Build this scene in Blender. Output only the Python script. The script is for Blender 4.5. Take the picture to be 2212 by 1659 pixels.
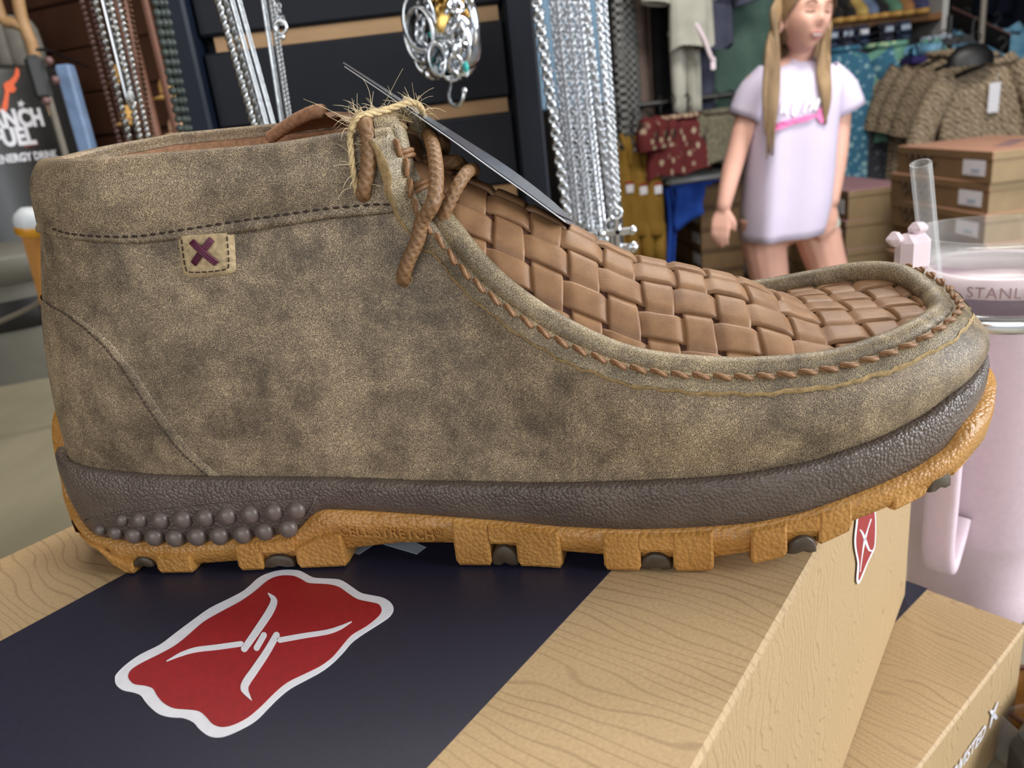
import bpy, math, random
import numpy as np
from mathutils import Vector, Matrix
from mathutils.bvhtree import BVHTree
from mathutils.geometry import tessellate_polygon

for o in list(bpy.data.objects):
    bpy.data.objects.remove(o)
S = bpy.context.scene
COL = S.collection
random.seed(7)
DEBUG = False; SHOW_COLLAR = True
RNG = np.random.default_rng(7)

# ---------------------------------------------------------------- camera
FPX = 1661.0                       # focal length in pixels of the 2212 x 1659 frame
CXP, CYP = 1106.0, 829.5
ZC = 1.145                         # lens height above the shop floor
BOXZ = ZC - 0.135                  # top of the upper shoe box
TABLEZ = ZC - 0.332                # counter top
RW = np.array([[0.993324314, -0.115355135, 0.0],
               [-0.0377050, -0.324678167, 0.945072707],
               [-0.109018989, -0.938763698, -0.326860183]])   # rows: world x,y,z in lens axes (right, down, forward)
CAM = np.array([0.0, 0.0, ZC])

def ray(px, py):
    return RW @ np.array([px - CXP, py - CYP, FPX])
def at(px, py, depth):
    "point of the room at forward distance depth (metres along +y)"
    r = ray(px, py); return CAM + r * (depth / r[1])
def onz(px, py, z):
    "point of the horizontal plane at height z"
    r = ray(px, py); return CAM + r * ((z - ZC) / r[2])
def onplane(px, py, p0, n):
    r = ray(px, py); n = np.asarray(n, float); t = (np.asarray(p0) - CAM) @ n / (r @ n); return CAM + r * t

cd = bpy.data.cameras.new('camera'); cam = bpy.data.objects.new('camera', cd); COL.objects.link(cam)
cd.sensor_width = 36.0; cd.lens = FPX / 2212.0 * 36.0; cd.clip_start = 0.02; cd.clip_end = 60
M = Matrix([[RW[0][0], -RW[0][1], -RW[0][2], 0], [RW[1][0], -RW[1][1], -RW[1][2], 0], [RW[2][0], -RW[2][1], -RW[2][2], ZC], [0, 0, 0, 1]])
cam.matrix_world = M
cd.dof.use_dof = True; cd.dof.focus_distance = 0.235; cd.dof.aperture_fstop = 19.0
S.camera = cam

# ---------------------------------------------------------------- light
S.view_settings.view_transform = 'Standard'; S.view_settings.look = 'None'
S.view_settings.gamma = 1.0; S.view_settings.use_curve_mapping = False
S.view_settings.exposure = 0.0
W = bpy.data.worlds.new('daylight'); S.world = W; W.use_nodes = True
bg = W.node_tree.nodes['Background']; bg.inputs[0].default_value = (0.90, 0.95, 1.0, 1); bg.inputs[1].default_value = 0.55
def area(name, loc, aim, sx, sy, power, color):
    l = bpy.data.lights.new(name, 'AREA'); l.shape = 'RECTANGLE'; l.size = sx; l.size_y = sy; l.energy = power; l.color = color
    o = bpy.data.objects.new(name, l); COL.objects.link(o); o.location = loc
    o.rotation_euler = (Vector(aim) - Vector(loc)).to_track_quat('-Z', 'Y').to_euler(); return o
area('window_light_right', (2.3, -0.3, 1.75), (0.1, 0.3, 1.0), 1.6, 1.5, 92, (0.93, 0.97, 1.0))
area('window_light_front', (-0.9, -2.3, 2.2), (0.1, 0.8, 1.0), 2.6, 1.6, 36, (1.0, 0.98, 0.95))
area('ceiling_light_counter', (-0.1, 0.9, 2.68), (-0.1, 0.9, 0), 1.5, 0.7, 20, (1.0, 0.95, 0.87))
area('ceiling_light_aisle', (1.2, 1.7, 2.68), (1.2, 2.0, 0), 1.2, 0.5, 46, (1.0, 0.95, 0.88))

# ---------------------------------------------------------------- helpers
def link(o, parent=None):
    COL.objects.link(o)
    if parent is not None: o.parent = parent
    return o
def tag(o, label=None, cat=None, group=None, kind=None):
    if label: o['label'] = label
    if cat: o['category'] = cat
    if group: o['group'] = group
    if kind: o['kind'] = kind
    return o
def empty(name, loc=(0, 0, 0), rz=0.0, label=None, cat=None, group=None):
    o = bpy.data.objects.new(name, None); o.empty_display_size = 0.05
    COL.objects.link(o); o.location = loc; o.rotation_euler = (0, 0, rz)
    return tag(o, label, cat, group)
def mk(name, V, Fc, mat, parent=None, smooth=True, mats=None, midx=None, loc=None, rz=0.0):
    me = bpy.data.meshes.new(name)
    me.from_pydata([tuple(map(float, v)) for v in V], [], [tuple(int(i) for i in f) for f in Fc])
    if mats is None: mats = [mat]
    for m in mats: me.materials.append(m)
    if midx is not None: me.polygons.foreach_set('material_index', np.asarray(midx, dtype=np.int32))
    me.polygons.foreach_set('use_smooth', np.full(len(me.polygons), smooth))
    me.update()
    o = bpy.data.objects.new(name, me)
    if loc is not None: o.location = loc
    o.rotation_euler = (0, 0, rz)
    return link(o, parent)
def gridf(nu, nv, cu=False, cv=False):
    F = []
    for i in range(nu if cu else nu - 1):
        for j in range(nv if cv else nv - 1):
            a = i * nv + j; b = ((i + 1) % nu) * nv + j; c = ((i + 1) % nu) * nv + (j + 1) % nv; d = i * nv + (j + 1) % nv
            F.append((a, b, c, d))
    return F
class MB:
    "collects simple solids into one mesh"
    def __init__(s): s.V = []; s.F = []; s.I = []
    def add(s, V, F, mi=0):
        n = len(s.V); s.V.extend([tuple(map(float, v)) for v in V]); s.F.extend([tuple(i + n for i in f) for f in F]); s.I.extend([mi] * len(F)); return s
    def box(s, c, d, rz=0.0, mi=0, bev=0.0):
        V, F = boxvf(d, bev); ca, sa = math.cos(rz), math.sin(rz)
        return s.add([(c[0] + x * ca - y * sa, c[1] + x * sa + y * ca, c[2] + z) for x, y, z in V], F, mi)
    def tube(s, P, r, n=8, mi=0, closed=False):
        V, F = tubevf(P, r, n, closed=closed); return s.add(V, F, mi)
    def build(s, name, mat, parent=None, smooth=False, mats=None, loc=None, rz=0.0):
        return mk(name, s.V, s.F, mat, parent, smooth, mats, s.I if mats else None, loc, rz)
def boxvf(d, bev=0.0):
    x, y, z = d[0] / 2, d[1] / 2, d[2] / 2
    if bev <= 0:
        V = [(-x, -y, -z), (x, -y, -z), (x, y, -z), (-x, y, -z), (-x, -y, z), (x, -y, z), (x, y, z), (-x, y, z)]
        return V, [(0, 3, 2, 1), (4, 5, 6, 7), (0, 1, 5, 4), (1, 2, 6, 5), (2, 3, 7, 6), (3, 0, 4, 7)]
    b = min(bev, x * .9, y * .9, z * .9)
    V = []; 
    for (sx, sy, sz) in [(-1,-1,-1),(1,-1,-1),(1,1,-1),(-1,1,-1),(-1,-1,1),(1,-1,1),(1,1,1),(-1,1,1)]:
        V += [(sx * (x - b), sy * (y - b), sz * z), (sx * x, sy * (y - b), sz * (z - b)), (sx * (x - b), sy * y, sz * (z - b))]
    Z = lambda i: 3 * i; X = lambda i: 3 * i + 1; Y = lambda i: 3 * i + 2
    F = [(Z(0), Z(3), Z(2), Z(1)), (Z(4), Z(5), Z(6), Z(7)), (Y(0), Y(1), Y(5), Y(4)), (X(1), X(2), X(6), X(5)), (Y(2), Y(3), Y(7), Y(6)), (X(3), X(0), X(4), X(7))]
    for a, b2 in ((0, 1), (2, 3)): F += [(Z(a), Z(b2), Y(b2), Y(a))]
    for a, b2 in ((4, 5), (6, 7)): F += [(Y(a), Y(b2), Z(b2), Z(a))]
    for a, b2 in ((1, 2), (3, 0)): F += [(Z(a), Z(b2), X(b2), X(a))]
    for a, b2 in ((5, 6), (7, 4)): F += [(X(a), X(b2), Z(b2), Z(a))]
    F += [(Y(0), X(0), X(4), Y(4)), (X(1), Y(1), Y(5), X(5)), (Y(2), X(2), X(6), Y(6)), (X(3), Y(3), Y(7), X(7))]
    F += [(Z(0), X(0), Y(0)), (Z(1), Y(1), X(1)), (Z(2), X(2), Y(2)), (Z(3), Y(3), X(3)), (Z(4), Y(4), X(4)), (Z(5), X(5), Y(5)), (Z(6), Y(6), X(6)), (Z(7), X(7), Y(7))]
    return V, F
def frames(P, closed=False):
    P = np.asarray(P, float); n = len(P)
    T = (np.roll(P, -1, 0) - np.roll(P, 1, 0)) if closed else np.gradient(P, axis=0)
    T /= np.linalg.norm(T, axis=1)[:, None] + 1e-12
    a = np.array([0, 0, 1.0]) if abs(T[0][2]) < 0.9 else np.array([1.0, 0, 0])
    N = np.zeros_like(P); v = a - T[0] * (a @ T[0]); N[0] = v / np.linalg.norm(v)
    for i in range(1, n):
        v = N[i - 1] - T[i] * (N[i - 1] @ T[i]); N[i] = v / (np.linalg.norm(v) + 1e-12)
    return T, N, np.cross(T, N)
def tubevf(P, r, n=8, closed=False, caps=True):
    P = np.asarray(P, float); T, N, B = frames(P, closed); m = len(P)
    r = np.broadcast_to(np.asarray(r, float), (m,))
    a = np.arange(n) * 2 * np.pi / n
    V = (P[:, None, :] + r[:, None, None] * (np.cos(a)[None, :, None] * N[:, None, :] + np.sin(a)[None, :, None] * B[:, None, :])).reshape(-1, 3)
    F = gridf(m, n, cu=closed, cv=True)
    if caps and not closed:
        V = np.vstack([V, P[0] - T[0] * r[0] * .5, P[-1] + T[-1] * r[-1] * .5]); c0, c1 = m * n, m * n + 1
        for j in range(n):
            F.append((c0, j, (j + 1) % n)); F.append((c1, (m - 1) * n + (j + 1) % n, (m - 1) * n + j))
        F = [f[::-1] if len(f) == 4 else f[::-1] for f in F]
    else: F = [f[::-1] for f in F]
    return V, F
def catmull(P, per=8, closed=False):
    P = np.asarray(P, float); n = len(P); out = []
    for i in range(n if closed else n - 1):
        p0 = P[i - 1] if (i > 0 or closed) else 2 * P[0] - P[1]; p1 = P[i]; p2 = P[(i + 1) % n]
        p3 = P[(i + 2) % n] if (i + 2 < n or closed) else 2 * P[-1] - P[-2]
        for k in range(per):
            t = k / per
            out.append(0.5 * (2 * p1 + (p2 - p0) * t + (2 * p0 - 5 * p1 + 4 * p2 - p3) * t * t + (3 * p1 - p0 - 3 * p2 + p3) * t ** 3))
    if not closed: out.append(P[-1])
    return np.array(out)
def resample(P, n, closed=False):
    P = np.asarray(P, float)
    if closed: P = np.vstack([P, P[:1]])
    d = np.concatenate([[0], np.cumsum(np.linalg.norm(np.diff(P, axis=0), axis=1))])
    s = np.linspace(0, d[-1], n + 1)[:-1] if closed else np.linspace(0, d[-1], n)
    return np.stack([np.interp(s, d, P[:, k]) for k in range(P.shape[1])], 1)
def lathe(prof, n=32):
    "prof: list of (r, z); returns verts, faces"
    V = []; m = len(prof)
    for i in range(n):
        a = 2 * math.pi * i / n
        for r, z in prof: V.append((r * math.cos(a), r * math.sin(a), z))
    return V, gridf(n, m, cu=True)
def prism(poly, z0, z1):
    "poly: CCW list of (x, y)"
    n = len(poly); V = [(x, y, z0) for x, y in poly] + [(x, y, z1) for x, y in poly]
    tri = tessellate_polygon([[Vector((x, y, 0)) for x, y in poly]])
    F = [tuple(i + n for i in t) for t in tri] + [tuple(t[::-1]) for t in tri]
    F += [(i, (i + 1) % n, n + (i + 1) % n, n + i) for i in range(n)]
    return V, F
def flip_up(V, F):
    "make the faces of a roughly convex solid point outwards"
    V = np.asarray(V, float); c = V.mean(0); out = []
    for f in F:
        p = V[list(f)]; nn = np.cross(p[1] - p[0], p[2] - p[0])
        out.append(f if nn @ (p.mean(0) - c) >= 0 else tuple(f[::-1]))
    return V, out

# ---------------------------------------------------------------- materials
def lin(c):
    c = [v / 255 for v in c]; return tuple(v / 12.92 if v <= .04045 else ((v + .055) / 1.055) ** 2.4 for v in c) + (1.0,)
class Mat:
    def __init__(s, name, rough=0.5, spec=0.5, metal=0.0):
        s.m = bpy.data.materials.new(name); s.m.use_nodes = True; s.nt = s.m.node_tree
        s.b = s.nt.nodes['Principled BSDF']; s.i('Roughness', rough); s.i('Specular IOR Level', spec); s.i('Metallic', metal)
        s.tc = s.nt.nodes.new('ShaderNodeTexCoord')
    def i(s, k, v): s.b.inputs[k].default_value = v; return s
    def n(s, typ, **kw):
        nd = s.nt.nodes.new(typ)
        for k, v in kw.items():
            if k.startswith('_'): nd.inputs[k[1:].replace('_', ' ')].default_value = v
            else: setattr(nd, k, v)
        return nd
    def l(s, a, b): s.nt.links.new(a, b)
    def coord(s, scale=(1, 1, 1), rot=(0, 0, 0)):
        mp = s.n('ShaderNodeMapping'); mp.inputs['Scale'].default_value = scale; mp.inputs['Rotation'].default_value = rot
        s.l(s.tc.outputs['Object'], mp.inputs['Vector']); return mp.outputs[0]
    def noise(s, scale, detail=4, vec=None, rough=.55):
        nd = s.n('ShaderNodeTexNoise', _Scale=scale, _Detail=detail, _Roughness=rough); s.l(vec or s.tc.outputs['Object'], nd.inputs['Vector']); return nd.outputs['Fac']
    def voro(s, scale, feature='F1', vec=None, out='Distance', rnd=1.0):
        nd = s.n('ShaderNodeTexVoronoi', feature=feature); nd.inputs['Scale'].default_value = scale; nd.inputs['Randomness'].default_value = rnd
        s.l(vec or s.tc.outputs['Object'], nd.inputs['Vector']); return nd.outputs[out]
    def ramp(s, fac, stops, interp='LINEAR'):
        r = s.n('ShaderNodeValToRGB'); r.color_ramp.interpolation = interp; e = r.color_ramp.elements
        while len(e) < len(stops): e.new(0.5)
        for el, (p, c) in zip(e, stops): el.position = p; el.color = c if len(c) == 4 else tuple(c) + (1,)
        s.l(fac, r.inputs[0]); return r.outputs[0]
    def mix(s, fac, a, b, mode='MIX'):
        m = s.n('ShaderNodeMix', data_type='RGBA', blend_type=mode)
        for k, v in ((0, fac), (6, a), (7, b)):
            if hasattr(v, 'is_linked') or hasattr(v, 'links'): s.l(v, m.inputs[k])
            else: m.inputs[k].default_value = v
        return m.outputs[2]
    def math(s, op, a, b=0.0):
        m = s.n('ShaderNodeMath', operation=op)
        for k, v in ((0, a), (1, b)):
            if hasattr(v, 'links'): s.l(v, m.inputs[k])
            else: m.inputs[k].default_value = v
        return m.outputs[0]
    def base(s, sock):
        if hasattr(sock, 'links'): s.l(sock, s.b.inputs['Base Color'])
        else: s.b.inputs['Base Color'].default_value = sock
        return s
    def bump(s, h, strength=.4, dist=.0005):
        b = s.n('ShaderNodeBump', _Strength=strength, _Distance=dist); s.l(h, b.inputs['Height']); s.l(b.outputs[0], s.b.inputs['Normal']); return s
def plain(name, rgb, rough=.5, metal=0.0, vary=0.12, scale=40, spec=.5):
    m = Mat(name, rough, spec, metal); c = lin(rgb)
    d = tuple(v * (1 - vary) for v in c[:3]) + (1,); e = tuple(min(1, v * (1 + vary)) for v in c[:3]) + (1,)
    m.base(m.ramp(m.noise(scale, 5), [(.3, d), (.7, e)])); return m.m
def leather(name, dark, mid, tan, scale=1250.0, amount=0.5, rough=.5):
    m = Mat(name, rough, .45)
    dis = m.n('ShaderNodeTexNoise', _Scale=scale * .55, _Detail=2.0); m.l(m.tc.outputs['Object'], dis.inputs['Vector'])
    add = m.n('ShaderNodeVectorMath', operation='MULTIPLY_ADD'); m.l(dis.outputs['Color'], add.inputs[0]); add.inputs[1].default_value = (.9 / scale,) * 3; m.l(m.tc.outputs['Object'], add.inputs[2])
    e = m.voro(scale, 'DISTANCE_TO_EDGE', add.outputs[0])
    big = m.noise(26, 4); med = m.noise(140, 4)
    k = m.math('ADD', m.math('MULTIPLY', big, .55), m.math('MULTIPLY', med, .45))     # worn and unworn patches
    k2 = m.ramp(k, [(.38, (0, 0, 0)), (.62, (1, 1, 1))])
    line = m.ramp(e, [(.0, (1, 1, 1)), (.07, (.7, .7, .7)), (.17, (.1, .1, .1)), (.32, (0, 0, 0))])
    f = m.math('MULTIPLY', line, m.math('ADD', m.math('MULTIPLY', k2, .75), amount * .6))
    basec = m.mix(k2, lin(dark), lin(mid))
    m.base(m.mix(f, basec, lin(tan)))
    m.bump(e, .35, .0004); return m.m
MAT = {}
MAT['leather'] = leather('distressed_leather', (38, 28, 26), (70, 54, 47), (212, 188, 152), 2400.0, .66, .42)
MAT['leather_ridge'] = leather('distressed_leather_ridge', (64, 52, 44), (104, 88, 72), (188, 170, 134), 1900, .7, .42)
MAT['raw_edge'] = plain('raw_leather_edge', (168, 142, 100), .8, 0, .35, 900)
def weave_mat():
    m = Mat('woven_tan_leather', .5, .4)
    c = m.ramp(m.noise(120, 5), [(.3, lin((124, 92, 66))), (.7, lin((156, 120, 86)))])
    f = m.noise(1500, 3)
    m.base(m.mix(m.math('MULTIPLY', f, .35), c, lin((120, 76, 48)))); m.bump(f, .25, .0003); return m.m
MAT['weave'] = weave_mat()
MAT['dark_leather'] = plain('brown_underlay_leather', (74, 44, 30), .6, 0, .25, 300)
MAT['tongue'] = plain('tongue_leather', (142, 100, 72), .55, 0, .2, 160)
def gum_mat():
    m = Mat('gum_rubber', .34, .5); c = m.ramp(m.noise(60, 4), [(.3, lin((166, 116, 56))), (.7, lin((190, 140, 76)))])
    m.base(c); v = m.voro(760, 'F1'); m.bump(m.math('SUBTRACT', 1.0, v), .6, .0006)
    m.i('Subsurface Weight', .05); m.b.inputs['Subsurface Radius'].default_value = (.004, .0015, .0006); return m.m
MAT['gum'] = gum_mat()
def mid_mat():
    m = Mat('brown_midsole_foam', .36, .5); m.base(m.ramp(m.noise(90, 4), [(.3, lin((86, 74, 68))), (.7, lin((104, 92, 84)))]))
    m.bump(m.math('SUBTRACT', 1.0, m.voro(1000, 'F1')), .8, .0005); return m.m
MAT['midsole'] = mid_mat()
MAT['stud'] = plain('brown_rubber_stud', (104, 92, 86), .35, 0, .06, 200)
MAT['disc'] = plain('dark_rubber_disc', (74, 62, 50), .4, 0, .3, 260)
MAT['thread'] = plain('tan_waxed_thread', (134, 96, 62), .5, 0, .3, 1800)
MAT['dark_thread'] = plain('dark_brown_thread', (52, 36, 28), .6, 0, .3, 1800)
MAT['maroon'] = plain('maroon_thread', (88, 30, 56), .5, 0, .3, 2200)
MAT['suede'] = plain('tan_suede', (184, 162, 126), .9, 0, .3, 700)
MAT['lace'] = plain('brown_braided_cord', (130, 97, 66), .5, 0, .2, 900)
MAT['lining'] = plain('tan_mesh_lining', (170, 128, 98), .8, 0, .3, 700)
MAT['twine'] = plain('jute_twine', (206, 182, 138), .8, 0, .2, 900)
MAT['fibre'] = plain('jute_fibre', (214, 196, 158), .7, 0, .1, 300)
def kraft_mat(name, a, b, line):
    m = Mat(name, .55, .35)
    sp = m.coord((1, 1, 1))
    w = m.n('ShaderNodeTexWave', wave_type='RINGS', rings_direction='Z', _Scale=85.0, _Distortion=26.0, _Detail=2.0, _Detail_Scale=.42); m.l(m.coord((1.0, .32, 1.0)), w.inputs['Vector'])
    w.inputs['Detail Roughness'].default_value = .5
    g = m.ramp(w.outputs['Fac'], [(.0, (1, 1, 1)), (.12, (0, 0, 0))])
    c = m.ramp(m.noise(900, 3), [(.3, lin(a)), (.7, lin(b))])
    m.base(m.mix(m.math('MULTIPLY', g, m.math('MULTIPLY', m.noise(30, 3), .7)), c, lin(line))); return m.m
MAT['kraft'] = kraft_mat('woodgrain_printed_card', (172, 145, 108), (186, 159, 121), (118, 92, 64))
MAT['navy'] = plain('navy_print', (32, 33, 52), .42, 0, .12, 500)
MAT['white_print'] = plain('white_print', (222, 222, 230), .5, 0, .05, 300)
MAT['pale_print'] = plain('pale_blue_print', (168, 182, 200), .5, 0, .05, 300)
MAT['red_print'] = plain('red_print', (150, 24, 32), .45, 0, .12, 500)
MAT['hole'] = plain('dark_hole', (20, 14, 10), .9, 0, .1, 100)
MAT['tag'] = plain('glossy_grey_card', (92, 94, 102), .18, 0, .1, 90)
MAT['tag_edge'] = plain('pale_card_edge', (214, 216, 222), .3, 0, .05, 200)
MAT['mauvebead'] = plain('mauve_bead', (108, 78, 76), .35, 0, .2, 200)
MAT['bronzebead'] = plain('bronze_bead', (112, 82, 60), .3, .4, .3, 200)
MAT['greenbead'] = plain('grey_green_bead', (62, 70, 66), .35, 0, .25, 200)
MAT['pearl'] = plain('white_stone', (226, 232, 234), .2, 0, .05, 100)
MAT['strap'] = plain('brown_strap_leather', (112, 74, 58), .6, 0, .15, 60)
MAT['hat'] = plain('straw_hat', (196, 152, 84), .8, 0, .1, 200)
MAT['hat2'] = plain('pink_straw_hat', (206, 168, 132), .8, 0, .1, 200)
MAT['cooler'] = plain('black_cooler_print', (34, 34, 34), .38, 0, .2, 5)
MAT['orange_print'] = plain('orange_print', (226, 104, 66), .5, 0, .06, 60)
MAT['red_band'] = plain('dark_red_band', (96, 40, 38), .5, 0, .06, 60)
MAT['greyrod'] = plain('pale_grey_plastic', (122, 116, 106), .4, 0, .06, 60)
MAT['bluetube'] = plain('pale_blue_card', (120, 146, 184), .4, 0, .2, 30)
MAT['greycloth'] = plain('grey_cloth', (112, 108, 100), .85, 0, .15, 60)
MAT['greytub'] = plain('grey_tub_plastic', (104, 102, 94), .5, 0, .06, 30)
MAT['amberwood'] = plain('amber_wood', (178, 124, 60), .35, 0, .15, 40)
MAT['amber'] = plain('amber_band', (206, 146, 40), .25, 0, .25, 60)
MAT['whiteplastic'] = plain('white_plastic', (206, 212, 218), .35, 0, .05, 60)
MAT['pink'] = plain('pale_pink_powder_coat', (222, 200, 212), .42, 0, .04, 300)
MAT['pinkdark'] = plain('rose_print', (200, 164, 168), .5, 0, .05, 60)
MAT['darkgrey'] = plain('dark_grey_plastic', (58, 60, 60), .4, 0, .06, 60)
def clear_mat(name, rgb, rough=.05):
    m = Mat(name, rough, .5); m.base(lin(rgb)); m.i('IOR', 1.5); m.i('Specular IOR Level', .9)
    lw = m.n('ShaderNodeLayerWeight', _Blend=.35); m.l(m.ramp(lw.outputs['Facing'], [(.25, (.07, .07, .07)), (.95, (.62, .62, .62))]), m.b.inputs['Alpha']); return m.m
MAT['clear'] = clear_mat('clear_plastic', (244, 246, 248))
MAT['pinkclear'] = plain('pale_pink_plastic', (232, 214, 222), .3, 0, .05, 60)
MAT['whitecard'] = plain('white_board', (204, 202, 200), .6, 0, .04, 20)
MAT['shelfwood'] = plain('brown_shelf_wood', (142, 98, 56), .5, 0, .15, 12)
MAT['orange_cloth'] = plain('orange_cloth', (204, 140, 66), .8, 0, .1, 30)
MAT['indigo'] = plain('indigo_cloth', (44, 34, 96), .8, 0, .1, 30)
# ---------------------------------------------------------------- shoe boxes
YB = math.radians(52.5)
BN = np.array([math.sin(YB), -math.cos(YB), 0.0]); BL = np.array([math.cos(YB), math.sin(YB), 0.0])
BRIGHT = -0.0545                                        # signed distance of the upper box's right face
b_far = onplane(1955, 1286, BN * BRIGHT + CAM, BN)
BOX_LOW = b_far[2]; BOX_H = BOXZ - BOX_LOW
BFAR = float((b_far - CAM) @ BL); BW = 0.2605; BLEN = 0.42
def quad_strip(name, pts_l, pts_r, z, mat, parent): ...
def build_box(name, origin, yaw, w, ln, h, stripe, label):
    "origin: far right top corner; x runs back towards the near end, y to the left"
    root = empty(name, origin, yaw, label, 'shoe box')
    t = 0.0016
    m = MB()
    m.box((-ln / 2, w / 2, -h / 2 - .001), (ln, w, h - .002), bev=.0012)
    m.build('box_body', MAT['kraft'], root)
    lid = MB(); lid.box((-ln / 2, w / 2, -.0012), (ln + .001, w + .001, .0024), bev=.0011)
    lo = lid.build('box_lid', MAT['kraft'], root)
    s0, s1 = stripe
    st = MB(); st.box((-ln / 2 + .0, (s0 + s1) / 2, .00012), (ln + .0012, s1 - s0, .0003)); st.build('navy_stripe', MAT['navy'], lo)
    fl = MB(); fl.box((.0012, w / 2, -h / 2 - .002), (.0022, w - .004, h - .004), bev=.0009); fl.build('end_flap', MAT['kraft_end'], root)
    return root, lo
MAT['kraft_end'] = plain('grey_card_edge', (150, 142, 128), .6, 0, .1, 300)
up_o = CAM + BN * BRIGHT + BL * BFAR; up_o[2] = BOXZ
box1, lid1 = build_box('shoe_box', up_o, YB, BW, BLEN, BOX_H, (.051, .2015), 'upper kraft shoe box with navy stripe and red badge, under the chukka shoe')
def to_local(root, P):
    c, s = math.cos(root.rotation_euler[2]), math.sin(root.rotation_euler[2]); d = np.asarray(P) - np.array(root.location)
    return np.array([d[0] * c + d[1] * s, -d[0] * s + d[1] * c, d[2]])
def flat_print(name, pts, axis, h0, h1, mat, parent):
    "a printed shape: polygon in the two axes other than axis, thin slab from h0 to h1"
    k = [i for i in range(3) if i != axis]
    poly = [(p[k[0]], p[k[1]]) for p in pts]
    ar = sum(poly[i][0] * poly[(i + 1) % len(poly)][1] - poly[(i + 1) % len(poly)][0] * poly[i][1] for i in range(len(poly)))
    if ar < 0: poly = poly[::-1]
    V, F = prism(poly, h0, h1)
    out = []
    for a, b, c in V:
        v = [0, 0, 0]; v[k[0]] = a; v[k[1]] = b; v[axis] = c; out.append(v)
    if axis == 1: F = [f[::-1] for f in F]
    return mk(name, out, F, mat, parent, smooth=False)
def stroke(P, w):
    "outline of a tapered pen stroke through P"
    C = catmull(P, 6); n = len(C); T = np.gradient(C, axis=0); T /= np.linalg.norm(T, axis=1)[:, None]
    N = np.stack([-T[:, 1], T[:, 0]], 1); ww = np.interp(np.linspace(0, 1, n), np.linspace(0, 1, len(w)), w)[:, None] / 2
    A, Bk = C + N * ww, (C - N * ww)[::-1]; cap_ = lambda c, v, r: [c + v[0] * r * math.cos(t) + v[1] * r * math.sin(t) for t in np.linspace(0, math.pi, 7)[1:-1]]
    e1 = cap_(C[-1], (N[-1], T[-1]), ww[-1]) if ww[-1] > 5 else []; e0 = cap_(C[0], (-N[0], -T[0]), ww[0]) if ww[0] > 5 else []
    return np.array(list(A) + list(e1) + list(Bk) + list(e0))
cr7 = lambda L: [(200 + x / 3.16, 1150 + y / 3.16) for x, y in L]
LOGO_W = cr7([(155,1010),(165,975),(230,910),(330,840),(460,775),(560,700),(680,610),(800,525),(930,460),(1040,400),(1130,320),(1210,282),(1300,263),(1400,265),(1450,285),(1510,315),(1600,322),(1690,330),(1760,370),(1830,418),(1900,435),(1980,452),(2035,485),(2056,530),(2030,580),(1960,630),(1850,700),(1770,760),(1710,830),(1640,900),(1560,960),(1450,1020),(1350,1075),(1270,1140),(1200,1210),(1120,1290),(1030,1345),(920,1395),(850,1408),(790,1395),(730,1350),(690,1305),(620,1275),(540,1270),(460,1250),(400,1205),(360,1160),(330,1120),(280,1100),(210,1085),(165,1050)])
LOGO_R = cr7([(247,985),(270,945),(340,900),(450,845),(560,785),(650,715),(760,620),(880,550),(1010,480),(1110,410),(1200,335),(1280,305),(1370,305),(1430,330),(1480,355),(1600,362),(1680,380),(1740,420),(1810,465),(1900,485),(1955,500),(1975,540),(1950,585),(1870,650),(1770,710),(1700,790),(1640,860),(1560,920),(1450,975),(1330,1035),(1240,1110),(1150,1200),(1060,1275),(960,1325),(880,1338),(820,1315),(780,1270),(730,1230),(650,1218),(560,1210),(490,1175),(445,1125),(415,1075),(360,1055),(290,1045),(255,1015)])
STROKES = [([(1200,424),(1240,475),(1212,550),(1150,645),(1092,730),(1038,806)], [6, 46, 52, 50, 48, 44]),
           ([(1017,772),(850,795),(710,812),(610,842),(508,890)], [36, 36, 34, 26, 5]),
           ([(1280,746),(1450,716),(1600,692),(1690,662),(1771,620)], [36, 34, 32, 26, 5]),
           ([(1258,712),(1190,830),(1110,950),(1052,1035),(1042,1085),(1088,1158)], [44, 48, 52, 54, 52, 5]),
           ([(1172,712),(1122,800)], [40, 40])]
def on_lid(pts, root, z): return [to_local(root, onz(x, y, z)) for x, y in pts]
sm = lambda L: [tuple(p) for p in catmull(L, 3, True)]
flat_print('badge_border', on_lid(sm(LOGO_W), box1, BOXZ), 2, .0002, .00042, MAT['white_print'], lid1)
flat_print('badge_field', on_lid(sm(LOGO_R), box1, BOXZ), 2, .0003, .00052, MAT['red_print'], lid1)
for P, w in STROKES:
    st = cr7(stroke(P, w)); flat_print('badge_stroke', on_lid(st, box1, BOXZ), 2, .0004, .00062, MAT['white_print'], lid1)
for q in ([(757, 1195), (776, 1199), (812, 1176), (930, 1090), (905, 1085), (790, 1172)], [(745, 1130), (830, 1178), (901, 1199), (921, 1184), (800, 1130)]):
    flat_print('lid_letter', on_lid(q, box1, BOXZ), 2, .0002, .00042, MAT['pale_print'], lid1)
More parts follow.
